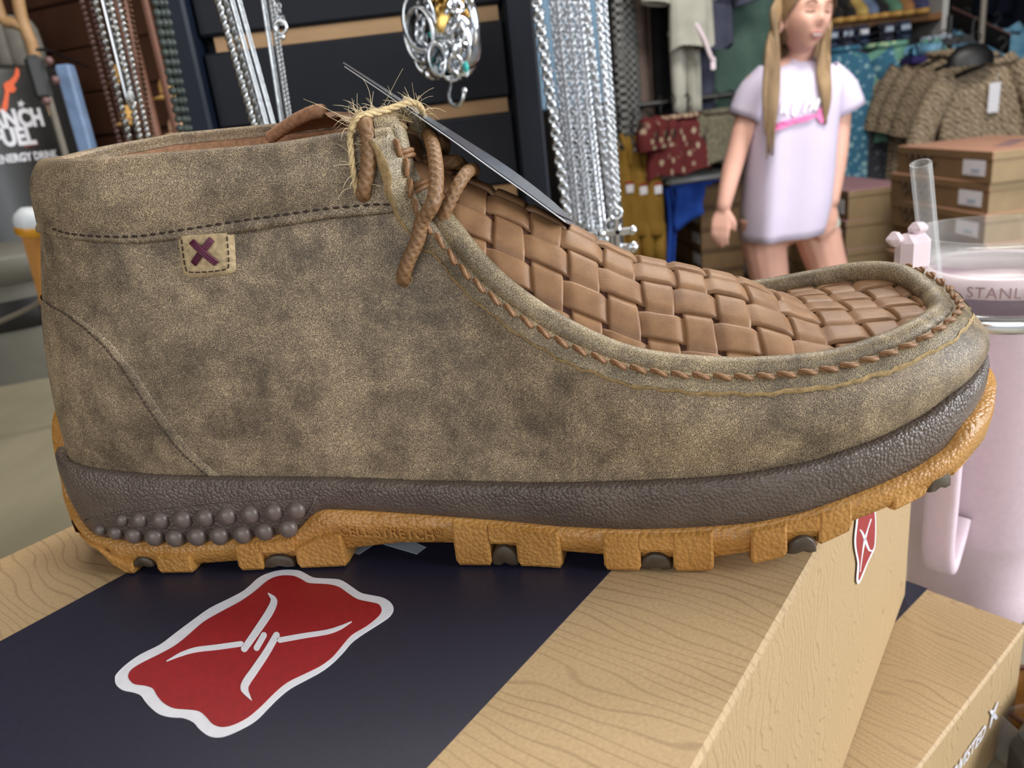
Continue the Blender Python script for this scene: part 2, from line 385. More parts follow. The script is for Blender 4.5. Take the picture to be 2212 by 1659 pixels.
# the small badge on the right face
cr4 = lambda L: [(1200 + x / 2.186, 850 + y / 2.186) for x, y in L]
def on_side(pts, root, p0, n): return [to_local(root, onplane(x, y, p0, n)) for x, y in pts]
P0 = CAM + BN * BRIGHT
sw = cr4([(1420,540),(1470,480),(1502,560),(1502,700),(1492,745),(1465,800),(1442,860),(1422,897),(1411,878),(1416,800),(1405,740),(1401,690),(1408,620)])
sr = cr4([(1428,545),(1468,500),(1496,565),(1496,700),(1484,742),(1458,798),(1436,850),(1420,880),(1424,800),(1413,740),(1409,690),(1415,625)])
flat_print('small_badge_border', on_side(sm(sw), box1, P0, BN), 1, -.0008, -.0006, MAT['white_print'], box1)
flat_print('small_badge_field', on_side(sm(sr), box1, P0, BN), 1, -.0009, -.0007, MAT['red_print'], box1)
for P, w in (([(1424,640),(1436,655),(1450,690),(1468,735),(1484,740)], [5, 9, 12, 9, 5]), ([(1478,590),(1462,640),(1448,690),(1436,760),(1426,840)], [5, 5, 10, 5, 3])):
    flat_print('small_badge_stroke', on_side(cr4(stroke(P, w)), box1, P0, BN), 1, -.001, -.0008, MAT['white_print'], box1)
# the lower box
q1 = onz(2212, 1356, BOX_LOW); q0 = onz(1982, 1659, BOX_LOW); d = (q1 - q0)[:2]; YB2 = math.atan2(d[1], d[0])
qn = onz(2003, 1273, BOX_LOW); low_l = np.array([-math.sin(YB2), math.cos(YB2), 0]); low_d = np.array([math.cos(YB2), math.sin(YB2), 0])
far2 = (qn - q1) @ low_d; low_o = q1 + low_d * max(far2, 0); low_o[2] = BOX_LOW
s2 = float((qn - q1) @ low_l)
box2, lid2 = build_box('shoe_box', low_o, YB2, BW, BLEN, BOX_LOW - TABLEZ, (s2, s2 + .1505), 'lower kraft shoe box jutting out right, lettered TWISTED X along its side')
def text_mesh(body, size, extrude, bold=0.0, spacing=1.0):
    cu = bpy.data.curves.new('lettering', 'FONT'); cu.body = body; cu.size = size; cu.extrude = extrude; cu.offset = bold; cu.space_character = spacing; cu.resolution_u = 3
    o = bpy.data.objects.new('lettering', cu); COL.objects.link(o)
    me = bpy.data.meshes.new_from_object(o.evaluated_get(bpy.context.evaluated_depsgraph_get()))
    V = np.array([v.co[:] for v in me.vertices]); F = [tuple(p.vertices) for p in me.polygons]
    bpy.data.objects.remove(o); bpy.data.curves.remove(cu); bpy.data.meshes.remove(me); return V, F
side2_n = np.array([math.sin(YB2), -math.cos(YB2), 0.0])
tb = [to_local(box2, onplane(x, y, low_o, side2_n)) for x, y in ((2089, 1632), (2109, 1607))]
V, F = text_mesh('TWISTED', .0098, .0001, .0001, 1.0)
ex = V[:, 0].max(); slant = .25
Vt = np.stack([tb[1][0] + .0075 - ex + V[:, 0] + V[:, 1] * slant, np.full(len(V), -.0007) - V[:, 2], tb[1][2] + V[:, 1]], 1)
mk('side_lettering', Vt, F, MAT['white_print'], box2, smooth=False)
for P, w in (([(2134, 1571), (2141, 1543), (2152, 1514)], [1.5, 4, 1.5]), ([(2137, 1533), (2143, 1543), (2149, 1551)], [7, 9, 7])):
    flat_print('side_emblem', on_side(stroke(P, w), box2, low_o, side2_n), 1, -.0009, -.0006, MAT['white_print'], box2)

# ---------------------------------------------------------------- the shoe
SYAW = math.radians(-7.5)
_A = onz(385, 1237, BOXZ)
E1 = np.array([math.cos(SYAW), math.sin(SYAW), 0]); E2 = np.array([-E1[1], E1[0], 0])
SO = _A + E2 * .034
shoe = empty('chukka_shoe', SO, SYAW, 'brown distressed leather moc-toe chukka shoe with woven tan vamp and gum sole', 'shoe')
def S_loc(P): d = np.asarray(P) - SO; return np.array([d @ E1, d @ E2, d[2]])
CL = S_loc(CAM)
def sray(px, py): r = ray(px, py); r = np.array([r @ E1, r @ E2, r[2]]); return r / np.linalg.norm(r)
def sy(px, py, y):
    r = sray(px, py); return CL + r * ((y - CL[1]) / r[1])
def cross_plan(px, py, poly, which=0, closed=False):
    "where the sight line crosses the upright wall over a plan curve: list of (fractional index, z)"
    r = sray(px, py); o = CL[:2]; d = r[:2]; hits = []; n = len(poly)
    for i in range(n if closed else n - 1):
        a = poly[i]; e = poly[(i + 1) % n] - a; det = d[0] * -e[1] + d[1] * e[0]
        if abs(det) < 1e-12: continue
        w = a - o; t = (w[0] * -e[1] + w[1] * e[0]) / det; k = (d[0] * w[1] - d[1] * w[0]) / det
        if t > 0 and -1e-9 <= k <= 1 + 1e-9: hits.append((t, i + k, CL[2] + r[2] * t))
    hits.sort(); 
    if not hits: return None
    h = hits[which if which >= 0 else len(hits) + which] if len(hits) > abs(which) - (which < 0) else hits[0]
    return h[1], h[2]
NEAR = [(-.0465,0),(-.045,-.0125),(-.0385,-.0235),(-.027,-.031),(0,-.0335),(.035,-.034),(.075,-.0345),(.115,-.038),(.15,-.0425),(.185,-.0455),(.21,-.0445),(.235,-.0385),(.254,-.0285),(.2655,-.014),(.269,0)]
FARS = [(.266,.014),(.256,.028),(.238,.039),(.212,.0465),(.185,.0485),(.15,.0455),(.115,.041),(.075,.0365),(.035,.035),(0,.034),(-.025,.0315),(-.0385,.024),(-.045,.013)]
NH = 200                                     # samples per half
OUT = resample(catmull(NEAR + FARS, 16, True), 4 * NH, True)
i_toe = int(np.argmax(OUT[:, 0]))
def half(P, n): return resample(P, n + 1)
OUT = np.vstack([half(OUT[:i_toe + 1], NH)[:-1], half(np.vstack([OUT[i_toe:], OUT[:1]]), NH)[:-1]])    # 0 heel, NH toe tip
NO = 2 * NH
def normals2(P):
    T = np.roll(P, -1, 0) - np.roll(P, 1, 0); T /= np.linalg.norm(T, axis=1)[:, None]; return np.stack([T[:, 1], -T[:, 0]], 1)
ON = normals2(OUT)
OUTS = OUT + ON * .0020
def px_curve(L, poly=None, n=NH, which=0):
    "heights along the near half of a plan curve from picture points"
    poly = OUTS[:NH + 1] if poly is None else poly; pts = [cross_plan(x, y, poly, which) for x, y in L]; pts = sorted(p for p in pts if p)
    return np.array(pts)
def zfull(pts, heel=None, toe=None):
    x = pts[:, 0]; z = pts[:, 1]
    if heel is not None: x = np.concatenate([[0], x]); z = np.concatenate([[heel], z])
    if toe is not None: x = np.concatenate([x, [NH]]); z = np.concatenate([z, [toe]])
    nz = np.interp(np.arange(NH + 1), x, z)
    return np.concatenate([nz, nz[1:-1][::-1]])
def smooth(z, k):
    for _ in range(k): z = (np.roll(z, 1) + 2 * z + np.roll(z, -1)) / 4
    return z
GT = px_curve([(159,1134),(195,1161),(282,1175),(398,1179),(506,1170),(615,1159),(640,1150),(650,1140),(664,1122),(680,1110),(700,1105),(821,1111),(980,1123),(1106,1133),(1200,1143),(1360,1150),(1474,1147),(1630,1136),(1740,1113),(1808,1090),(1978,1021),(2055,971),(2092,919)])
ST = px_curve([(135,1009),(180,1021),(330,1036),(500,1040),(640,1041),(900,1050),(1150,1055),(1300,1053),(1500,1045),(1612,1035),(1772,1005),(1914,957),(2023,900),(2085,850)])
LB = px_curve([(165,1140),(185,1172),(217,1195),(271,1215),(340,1235),(408,1237),(560,1229),(742,1223),(985,1212),(1210,1231),(1303,1239),(1374,1238),(1516,1240),(1625,1222),(1676,1211),(1767,1186),(1840,1152),(1932,1110),(2005,1074),(2065,1031),(2100,990)])
if DEBUG:
    for nm, q in (('GT', GT), ('ST', ST), ('LB', LB)): print(nm, [(round(float(a)), round(float(b), 4)) for a, b in q], OUT[[int(a) for a in q[:, 0]], 0].round(3))
z_gt = smooth(zfull(GT, heel=.040, toe=GT[-1, 1] + .008), 1)
z_st = smooth(zfull(ST, heel=ST[0, 1] + .003, toe=ST[-1, 1] + .006), 3)
z_lb = smooth(np.maximum(zfull(LB, heel=.022, toe=LB[-1, 1] + .004), 0.0), 2)
z_lb[NH // 8:int(NH * .66)] = np.minimum(z_lb[NH // 8:int(NH * .66)], .0004)
base_lift = np.interp(np.arange(NO), [0, 20, 60, 82, 96, 122, 150, 200, 250, 278, 304, 320, 340, 380, 400], [.001, .001, .0035, .0072, .0072, .0040, .0030, .0006, .0030, .004, .0072, .0072, .0035, .001, .001])
z_base = np.minimum(z_lb + base_lift, z_gt - .002)
def wall(name, rows, mat, parent, offs):
    "rows: list of z arrays around the outline, offs: outward offset of each row"
    V = []
    for i in range(NO):
        for z, o in zip(rows, offs):
            p = OUT[i] + ON[i] * (o + (bump_t[i] if name == 'g' and o > -.0015 else 0)); V.append((p[0], p[1], z[i]))
    return V, gridf(NO, len(rows), cu=True)
def cap(V, F, idx, up):
    c = np.mean([V[i] for i in idx], 0); V.append(tuple(c)); k = len(V) - 1
    # fan through the long axis to keep the cap flat
    n = len(idx)
    for i in range(n):
        f = (idx[i], idx[(i + 1) % n], k); F.append(f if up else f[::-1])
tt = lambda a, b, t: a + (b - a) * t
bump_t = np.interp(np.arange(NO), [0, 12, 30, 150, 178, 200, 222, 250, 370, 388, 400], [.0022, .0015, 0, 0, .0016, .0030, .0016, 0, 0, .0015, .0022])
V, F = wall('g', [z_base, tt(z_base, z_gt, .06), tt(z_base, z_gt, .5), z_gt - .0004, z_gt], None, None, [-.0010, .0002, .0012, .0012, -.002])
nr = 5
pair = lambda i: (NO - i) % NO
for i in range(1, NH):                                   # underside
    j = i + 1
    a, b, c, d_ = i * nr, (i + 1) * nr, pair(i + 1) * nr, pair(i) * nr
    if i + 1 <= NH: F.append((a, d_, c, b) if i + 1 < NH else (a, d_, b))
outsole = mk('gum_outsole', V, F, MAT['gum'], shoe)
def spx(px, py):
    h = cross_plan(px, py, OUTS[:NH + 1]); return h if h else (NH - 1, .03)
def outp(s):
    i = int(s) % NO; t = s - int(s); p = OUT[i] * (1 - t) + OUT[(i + 1) % NO] * t; n = ON[i] * (1 - t) + ON[(i + 1) % NO] * t
    return p, n / np.linalg.norm(n)
def zat(arr, s): return float(np.interp(s, np.arange(NO), arr))
def lug(sa, sb, top=.45, proud=.0010, mat='gum', name='tread_lug', zbot=None):
    n = max(3, int((sb - sa) / 2)); V = []; F = []
    ss = [sa, sa + .45] + [sa + (sb - sa) * k / n for k in range(1, n)] + [sb - .45, sb]; n = len(ss) - 1
    for k, s in enumerate(ss):
        p, nn = outp(s)
        zb, zt = (zat(z_lb, s) if zbot is None else zbot), zat(z_base, s) + (zat(z_gt, s) - zat(z_base, s)) * top
        ch = .0009 if k in (0, n) and zbot is None else 0.0
        for o, z in ((.0010, zt), (.0016 + proud - ch * .5, zt - .0008), (.0016 + proud - ch * .3, zb + .0016 + ch), (.0010 + proud - ch, zb + .0006 + ch), (-.0006, zb + ch), (-.016, zb + ch * .5), (-.018, zt)):
            V.append((p[0] + nn[0] * o, p[1] + nn[1] * o, z))
    F = gridf(n + 1, 7); F = [f[::-1] for f in F]; F.append(tuple(range(7))); F.append(tuple(n * 7 + i for i in range(6, -1, -1)))
    V, F = flip_up(V, F)
    return mk(name, V, F, MAT[mat], outsole, smooth=False)
for xa, xb, tp in ((190, 282, .35), (334, 410, .62), (511, 566, .95), (640, 746, .5), (985, 1061, .93), (1118, 1212, .93), (1304, 1384, .93), (1454, 1542, .93), (1622, 1700, .9), (1770, 1842, .9), (1932, 2006, .9), (2060, 2104, .85)):
    lug(spx(xa, 1200 if xa < 1700 else 1200 - (xa - 1700) * .5)[0], spx(xb, 1200 if xb < 1700 else 1200 - (xb - 1700) * .5)[0], tp, .0010 if xa < 1650 else .0003)
for xa, xb, yt, tp in ((566, 640, 1199, .92), (1060, 1119, 1179, .93), (1383, 1455, 1196, .93), (1699, 1771, 1159, .9), (2005, 2061, 1017, .88)):     # the gum arching over each plug
    sa_, zz = spx(xa, yt); sb_ = spx(xb, yt)[0]; zz = spx((xa + xb) / 2, yt)[1]
    if zz < zat(z_gt, (sa_ + sb_) / 2) - .002: lug(sa_, sb_, tp, .0010 if xa < 1650 else .0003, zbot=zz)
for s0 in (300, 330, 345, 362, 225, 250, 275): lug(s0, s0 + 11, .9)      # the far side
def disc(pxa, pxb, pyt, pyb):
    "dark rounded plug in a notch of the tread"
    sa, _ = spx(pxa, (pyt + pyb) / 2); sb, _ = spx(pxb, (pyt + pyb) / 2); s = (sa + sb) / 2
    p, nn = outp(s); t2 = np.array([-nn[1], nn[0]]); w = np.linalg.norm(outp(sb)[0] - outp(sa)[0]) / 2
    zt = spx((pxa + pxb) / 2, pyt)[1]; zb = max(spx((pxa + pxb) / 2, pyb)[1], .0006)
    hh = (zt - zb); V = []; prof = []
    for k in range(13):
        a = math.pi * k / 12; prof.append((w * math.cos(a), zb + hh * math.sin(a) ** .8))
    prof = [(w * .98, zb + hh * .05)] + prof[1:-1] + [(-w * .98, zb + hh * .05), (-w * .5, zb + .0), (0, zb + hh * .14), (w * .5, zb)]
    n = len(prof)
    for o, sc in ((-.012, 1.0), (.0008, 1.0), (.0017, .93), (.0020, .8)):
        for a, z in prof: V.append((p[0] + nn[0] * o + t2[0] * a * sc, p[1] + nn[1] * o + t2[1] * a * sc, zb + hh * .45 + (z - zb - hh * .45) * sc))
    F = gridf(4, n, cv=True); F.append(tuple(3 * n + i for i in range(n))); V, F = flip_up(V, F)
    mk('tread_plug', V, F, MAT['disc'], outsole)
for q in ((284, 331, 1204, 1227), (566, 636, 1200, 1228), (1060, 1119, 1180, 1224), (1382, 1452, 1197, 1240), (1702, 1768, 1160, 1198), (2008, 2058, 1018, 1060)): disc(*q)
# gum tab up the back of the heel
V = []; hs = list(range(NO - 13, NO)) + list(range(0, 14))
for k, i in enumerate(hs):
    e = max(0.0, math.sin(math.pi * k / (len(hs) - 1))) ** .5; zt = .020 + .036 * e
    for o, z in ((.0, .010), (.0024, .012), (.0026, (.012 + zt) / 2), (.0016, zt - .001), (-.004, zt)): p = OUT[i] + ON[i] * o; V.append((p[0], p[1], z))
mk('heel_tab', V, gridf(len(hs), 5), MAT['gum'], outsole)
# dark stripe of the midsole
V, F = wall('m', [z_gt - .0015, z_gt, tt(z_gt, z_st, .25), tt(z_gt, z_st, .7), z_st - .0012, z_st - .0002, z_st - .0002, z_st - .002], None, None, [-.002, .0002, .0011, .0014, .0010, .0002, -.0022, -.006])
midsole = mk('midsole_stripe', V, F, MAT['midsole'], shoe)
for i, q in enumerate([(720,1180,35),(825,1180,45),(950,1180,52),(1085,1175,55),(1218,1165,55),(1350,1155,56),(1490,1145,57),(1630,1130,57),(1765,1120,57),(585,1240,32),(680,1255,40),(790,1270,47),(915,1280,53),(1040,1285,55),(1170,1277,57),(1305,1272,57),(1445,1265,57),(1575,1247,57),(1715,1230,57)]):
    s, z = spx(q[0] / 2.766, 700 + q[1] / 2.766); p, nn = outp(s); r = q[2] / 2.766 * math.hypot(p[0] - CL[0], p[1] - CL[1]) / FPX * 1.1
    z -= 0; prof = [(r, -.0006)] + [(r * math.cos(a), r * .8 * math.sin(a)) for a in np.linspace(0, math.pi / 2, 7)]
    LV, LF = lathe(prof, 16); t2 = np.array([-nn[1], nn[0]])
    mk('sole_stud', [(p[0] + nn[0] * (c + .0010) + t2[0] * a, p[1] + nn[1] * (c + .0010) + t2[1] * a, z + b) for a, b, c in LV], [f[::-1] for f in LF], MAT['stud'], midsole)
bead = [spx(x, y) for x, y in ((180,1128),(240,1113),(318,1101),(420,1091),(506,1083),(600,1078),(680,1074),(676,1090),(662,1116))]
bp = []
for s, z in bead: p, nn = outp(s); bp.append((p[0] + nn[0] * .0012, p[1] + nn[1] * .0012, z))
MB().tube(catmull(bp[:7], 6), .00055, 6).tube(bp[6:], .0005, 6).build('sole_bead', MAT['midsole'], midsole, smooth=True)
# raised wording on the gum
V, F = text_mesh('CELL STRETCH', 1.0, .5, 0.0, 1.05); V2, F2 = text_mesh('\u00ae', .7, .5)
s0, zc0 = spx(733, 1157); s1, zc1 = spx(937, 1167); L = V[:, 0].max() - V[:, 0].min(); hcap = V[:, 1].max()
V2 = V2 + np.array([L + .12, .35, 0]); n1 = len(V); Va = np.vstack([V, V2]); Fa = F + [tuple(i + n1 for i in f) for f in F2]
hz = spx(800, 1140)[1] - spx(800, 1160)[1]; out = []
for a, b, c in Va:
    s = s0 + (s1 - s0) * a / L; p, nn = outp(s); o = .0019 + c * .0005; out.append((p[0] + nn[0] * o, p[1] + nn[1] * o, tt(zc0, zc1, a / L) + b / hcap * hz))
mk('sole_wording', out, Fa, MAT['gum'], outsole, smooth=False)
# upper: top line (collar opening, then down the facing and around the moc-toe ridge)
COLP = catmull([(-.0225,0),(-.0213,-.010),(-.0158,-.0185),(-.004,-.0250),(.01,-.0285),(.035,-.029),(.06,-.0275),(.08,-.0245),(.094,-.0215)], 14)
RIDP = catmull([(.094,-.0215),(.104,-.0245),(.116,-.0300),(.132,-.0345),(.152,-.0385),(.178,-.0405),(.202,-.0400),(.224,-.0365),(.2420,-.0300),(.2535,-.0170),(.2575,0)], 14)
def plan_z(L, poly, which=0):
    p = sorted(q for q in (cross_plan(x, y, poly, which) for x, y in L) if q); return np.array(p)
cz = plan_z([(72,330),(89,337),(137,338),(253,330),(380,320),(500,311),(600,301),(700,284),(760,274),(815,268)], COLP)
rz_ = plan_z([(840,300),(862,345),(880,400),(905,450),(945,490),(1000,563),(1050,615),(1100,656),(1200,722),(1270,755),(1350,785),(1425,800),(1500,806),(1580,810),(1650,808),(1725,802),(1800,792),(1850,780),(1900,763),(1950,745),(2000,718),(2040,685),(2066,645)], RIDP)
if DEBUG: print('collar', [(COLP[int(a)].round(3), round(float(b), 4)) for a, b in cz]); print('ridge', [(RIDP[int(a)].round(3), round(float(b), 4)) for a, b in rz_])
def with_z(poly, pts, z0=None, z1=None):
    x, z = pts[:, 0], pts[:, 1]
    if z0 is not None: x = np.concatenate([[0], x]); z = np.concatenate([[z0], z])
    if z1 is not None: x = np.concatenate([x, [len(poly) - 1]]); z = np.concatenate([z, [z1]])
    return np.column_stack([poly, np.interp(np.arange(len(poly)), x, z)])
C3 = with_z(COLP, cz, cz[0, 1] + .0005); zc = np.convolve(np.pad(C3[:, 2], 4, 'edge'), np.ones(9) / 9, 'valid'); C3[:, 2] = zc - .0022
R3 = with_z(RIDP, rz_, C3[-1, 2], .0665)
R3[6:, 2] = np.convolve(np.pad(R3[:, 2], 3, 'edge'), np.ones(7) / 7, 'valid')[6:]
NC, NR = 70, 150
topN = np.vstack([resample(C3, NC + 1)[:-1], resample(R3, NR + 1)])                # heel -> collar front -> toe
farz = np.interp(np.linspace(0, 1, NC + NR + 1), [0, .1, .3, .34, .6, .8, .92, 1.0], [0, .0055, .0065, .002, 0, 0, 0, 0])
topF = topN * np.array([1, -1.06, 1]) + np.column_stack([np.zeros(NC + NR + 1), np.zeros(NC + NR + 1), farz])
FPL = topF[NC:, :2]; fz = sorted(q for q in (cross_plan(x, y, FPL, -1) for x, y in [(1700,594),(1780,579),(1880,561),(1960,562),(2010,576),(2045,600)]) if q)
fz = np.array(fz); fz[:, 1] -= .0032
if DEBUG: print('far ridge', [(FPL[int(a)].round(3), round(float(b), 4)) for a, b in fz])
far_add = np.interp(np.arange(len(FPL)), np.concatenate([[0, fz[0, 0] * .55], fz[:, 0], [len(FPL) - 1]]), np.concatenate([[0, 0], fz[:, 1] - np.interp(fz[:, 0], np.arange(len(FPL)), topN[NC:, 2]), [0]]))
for _ in range(12): far_add[1:-1] = (far_add[1:-1] * 2 + far_add[:-2] + far_add[2:]) / 4
topF[NC:, 2] = topN[NC:, 2] + far_add + np.interp(np.arange(len(FPL)), [0, 6, 20], [.002, .001, 0])
TOP = np.vstack([topN, topF[1:-1][::-1]]); NU = len(TOP); UT = NC + NR
for _ in range(60): TOP[UT - 24:UT + 25, 2] = (2 * TOP[UT - 24:UT + 25, 2] + TOP[UT - 25:UT + 24, 2] + TOP[UT - 23:UT + 26, 2]) / 4
# matching line at the sole
ib = int(np.argmin(np.abs(OUT[:NH, 0] - .108)))
bs = np.concatenate([np.linspace(0, ib, NC + 1)[:-1], np.linspace(ib, NH, NR + 1)]); bs = np.concatenate([bs, (NO - bs[1:-1][::-1])])
BOT = []
for s in bs:
    p, nn = outp(s); BOT.append((p[0] - nn[0] * .0030, p[1] - nn[1] * .0030, zat(z_st, s % NO) - .0022))
BOT = np.array(BOT)
NV = 29
vv = np.linspace(0, 1, NV)
OUTN = np.column_stack([normals2(BOT[:, :2]), np.zeros(NU)])
uu = np.abs(np.where(np.arange(NU) <= UT, np.arange(NU), NU - np.arange(NU))) / UT
bulge = np.interp(uu, [0, .1, .3, .5, .7, .9, 1], [.0045, .003, .001, .0015, .004, .0062, .007])
P = BOT[:, None, :] * (1 - vv)[None, :, None] + TOP[:, None, :] * vv[None, :, None] + OUTN[:, None, :] * (bulge[:, None] * np.sin(np.pi * vv ** .9)[None, :])[:, :, None]
for _ in range(2): P[:, 1:-1] = (P[:, 1:-1] * 2 + np.roll(P, 1, 0)[:, 1:-1] + np.roll(P, -1, 0)[:, 1:-1]) / 4
dU = np.roll(P, -1, 0) - np.roll(P, 1, 0); dV = np.gradient(P, axis=1); NRM = np.cross(dU, dV); NRM /= np.linalg.norm(NRM, axis=2)[:, :, None] + 1e-12
WV = P.reshape(-1, 3); WF = gridf(NU, NV, cu=True)
upper = mk('leather_upper', WV, WF, MAT['leather'], shoe)
BVH = BVHTree.FromPolygons([tuple(v) for v in WV], WF)
def hit(px, py, off=0.0):
    r = sray(px, py); h = BVH.ray_cast(Vector(CL), Vector(r))
    if h[0] is None: return None
    p, n = np.array(h[0]), np.array(h[1]); n = n if n @ r < 0 else -n
    return p + n * off
def surf(u, v, off=0.0):
    "point of the wall at column u (may be fractional) and height v"
    i = int(math.floor(u)) % NU; t = u - math.floor(u); j = min(int(v * (NV - 1)), NV - 2); w = v * (NV - 1) - j
    def g(A): return (A[i, j] * (1 - w) + A[i, j + 1] * w) * (1 - t) + (A[(i + 1) % NU, j] * (1 - w) + A[(i + 1) % NU, j + 1] * w) * t
    n = g(NRM); return g(P) + n / np.linalg.norm(n) * off
# ---- padded collar
def uv_of(p):
    d = np.linalg.norm(WV - p, axis=1); k = int(np.argmin(d)); u0, v0 = k // NV, vv[k % NV]; best = (9, u0, v0)
    for du in np.linspace(-1, 1, 9):
        for dv in np.linspace(-1, 1, 13):
            v = min(1, max(0, v0 + dv / (NV - 1))); e = np.linalg.norm(surf(u0 + du, v) - p)
            if e < best[0]: best = (e, u0 + du, v)
    return best[1], best[2]
def v_of_line(L):
    a = []
    for x, y in L:
        h = hit(x, y)
        if h is not None: a.append(uv_of(h))
    a.sort(); return np.array(a)
edge = v_of_line([(112,505),(140,512),(180,517),(300,523),(380,517),(510,502),(600,490),(700,472),(800,462),(850,457)])
stit = v_of_line([(112,494),(150,505),(220,511),(300,510),(400,496),(500,480),(600,466),(700,452),(800,443),(846,442)])
if DEBUG: print('edge', edge.round(3).tolist()); print('stit', stit.round(3).tolist())
UC = NC - 1                                   # collar reaches just short of the facing
cols = list(range(NU - UC, NU)) + list(range(0, UC + 1))
def side_u(u): return u if u <= UT else NU - u
V = []; rows = 0; lin_rows = []
for u in cols:
    us = side_u(u); ve = float(np.interp(us, edge[:, 0], edge[:, 1])); vs = float(np.interp(us, stit[:, 0], stit[:, 1])); vs = max(vs, ve + .02)
    n_top = NRM[u, -1].copy(); n_top[2] = 0; n_top /= np.linalg.norm(n_top)
    fade = min(1.0, max(0.0, (UC - us) / 9)); col = [surf(u, ve, .0002), surf(u, ve, .0014), surf(u, (ve + vs) / 2, .0015), surf(u, vs - .006, .0013), surf(u, vs + .004, .0011)]
    for t in np.linspace(.06, .93, 9): col.append(surf(u, vs + (1 - vs) * t, .0012 + .0020 * fade * math.sin(math.pi * min(1, t ** 1.5)) ** .8))
    top = surf(u, 1.0)
    for a in np.linspace(0.15, 1.0, 7): col.append(top + n_top * (.0014 - .0036 * (1 - math.cos(math.pi * a)) / 2 * 1.6) + np.array([0, 0, .0014 * math.sin(math.pi * a)]))
    inn = col[-1]
    for t in (.35, .7, 1.0): col.append(inn + np.array([0, 0, -.0026 * t]) + n_top * .0006 * math.sin(math.pi * t))
    lin_rows.append([col[-1] + n_top * .0004, col[-1] - np.array([0, 0, .0008]) - n_top * .0004, inn - np.array([0, 0, .03]) - n_top * .0, inn - np.array([0, 0, .085]) + n_top * .004])
    rows = len(col); V += col
if SHOW_COLLAR:
    collar = mk('padded_collar', V, gridf(len(cols), rows), MAT['leather'], shoe)
    LN = [p for r in lin_rows for p in r]; LF = gridf(len(cols), 4)
    mk('collar_lining', LN, [f[::-1] for f in LF], MAT['lining'], shoe)
CBVH = BVHTree.FromPolygons([tuple(v) for v in V], gridf(len(cols), rows))
def chit(px, py, off=0.0):
    r = sray(px, py); h = CBVH.ray_cast(Vector(CL), Vector(r))
    if h[0] is None: return hit(px, py, off)
    p, n = np.array(h[0]), np.array(h[1]); n = n if n @ r < 0 else -n; return p + n * off
# insole closes the inside
ins = [tuple(OUT[i] * .8 + np.array([.004, 0])) + (.03,) for i in range(0, NO, 8)]
mk('insole', ins, [tuple(range(len(ins)))], MAT['lining'], shoe)
def capsule_row(name, pts, r, parent, mat, gap=.25, each=None, n=6, lift=.6):
    "a row of stitches along pts (each = stitch pitch in metres); separate = one object per stitch"
    L = np.concatenate([[0], np.cumsum(np.linalg.norm(np.diff(pts, axis=0), axis=1))]); k = max(1, int(L[-1] / each)); out = []
    for i in range(k):
        s = np.linspace(i + gap / 2, i + 1 - gap / 2, 5) * L[-1] / k; q = np.stack([np.interp(s, L, pts[:, c]) for c in range(3)], 1); out.append(q)
    return out
m = MB(); line = np.array([chit(x, y, .0002) for x, y in catmull([(112,494),(150,505),(220,511),(300,510),(400,496),(500,480),(600,466),(700,452),(800,443),(846,442)], 8)])
for q in capsule_row('', line, .0005, None, None, .34, .0029): m.tube(q, [.00015, .00034, .00038, .00034, .00015], 6)
m.build('collar_stitching', MAT['dark_thread'], collar, smooth=True)
# ---- heel counter overlay with its seam
seam = catmull([(104,652),(140,668),(180,694),(240,744),(300,818),(345,890),(400,962),(450,1010),(488,1038)], 8)
su = np.array([uv_of(p) for p in (hit(x, y) for x, y in seam) if p is not None]); su = su[np.argsort(su[:, 1])]
V = []; nr2 = 16; vtop = su[:, 1].max()
vs_rows = np.linspace(0.0, min(.78, vtop), nr2)
NCC = 40; us_of = lambda v: float(np.interp(v, su[:, 1], su[:, 0]))
sz = np.convolve(np.pad(su[:, 0], 4, 'edge'), np.ones(9) / 9, 'valid'); us_of = lambda v: float(np.interp(v, su[:, 1], sz))
for v in vs_rows:
    um = us_of(v)
    V.append(surf(-um - .4, v, .0001))
    for k in range(NCC + 1): V.append(surf(-um + 2 * um * k / NCC, v, .0005))
    V.append(surf(um + .4, v, .0001))
cnt = mk('heel_counter', V, [f[::-1] for f in gridf(nr2, NCC + 3)], MAT['leather'], shoe)
m = MB(); ln = np.array([surf(us_of(v) - 1.1, v, .0010) for v in np.linspace(.02, vs_rows[-1], 60)])
for q in capsule_row('', ln, 0, None, None, .3, .0016): m.tube(q, .00022, 5)
m.build('counter_stitching', MAT['dark_thread'], cnt, smooth=True)
# ---- ridge strip: rolled ridge, flange with raw edge, one object per stitch
U0 = NC - 2; ids = list(range(U0, NU - U0 + 1))
Tn = TOP[ids]; tan = np.gradient(Tn, axis=0); tan /= np.linalg.norm(tan, axis=1)[:, None]
NW = np.array([NRM[u % NU, -3] for u in ids])
for _ in range(14): NW[1:-1] = (NW[1:-1] * 2 + NW[:-2] + NW[2:]) / 4
DN = np.cross(tan, NW); DN /= np.linalg.norm(DN, axis=1)[:, None]
for _ in range(6): DN[1:-1] = (DN[1:-1] * 2 + DN[:-2] + DN[2:]) / 4
DN -= tan * np.sum(DN * tan, 1)[:, None]; DN /= np.linalg.norm(DN, axis=1)[:, None]
OW = np.cross(tan, -DN); OW /= np.linalg.norm(OW, axis=1)[:, None]            # outward
for _ in range(6): OW[1:-1] = (OW[1:-1] * 2 + OW[:-2] + OW[2:]) / 4
sgn = np.sign(np.sum(OW * (Tn - np.array([.13, 0, .05])), 1)); OW *= sgn[:, None]
nI = len(ids); V = []
prof = []
for a in np.linspace(-35, 235, 15): prof.append((-.0024 + .0034 * math.cos(math.radians(a)), -.0018 - .0036 * math.sin(math.radians(a))))    # (outward, down)
for i in range(nI):
    for o, d in prof: V.append(Tn[i] + OW[i] * o + DN[i] * d)
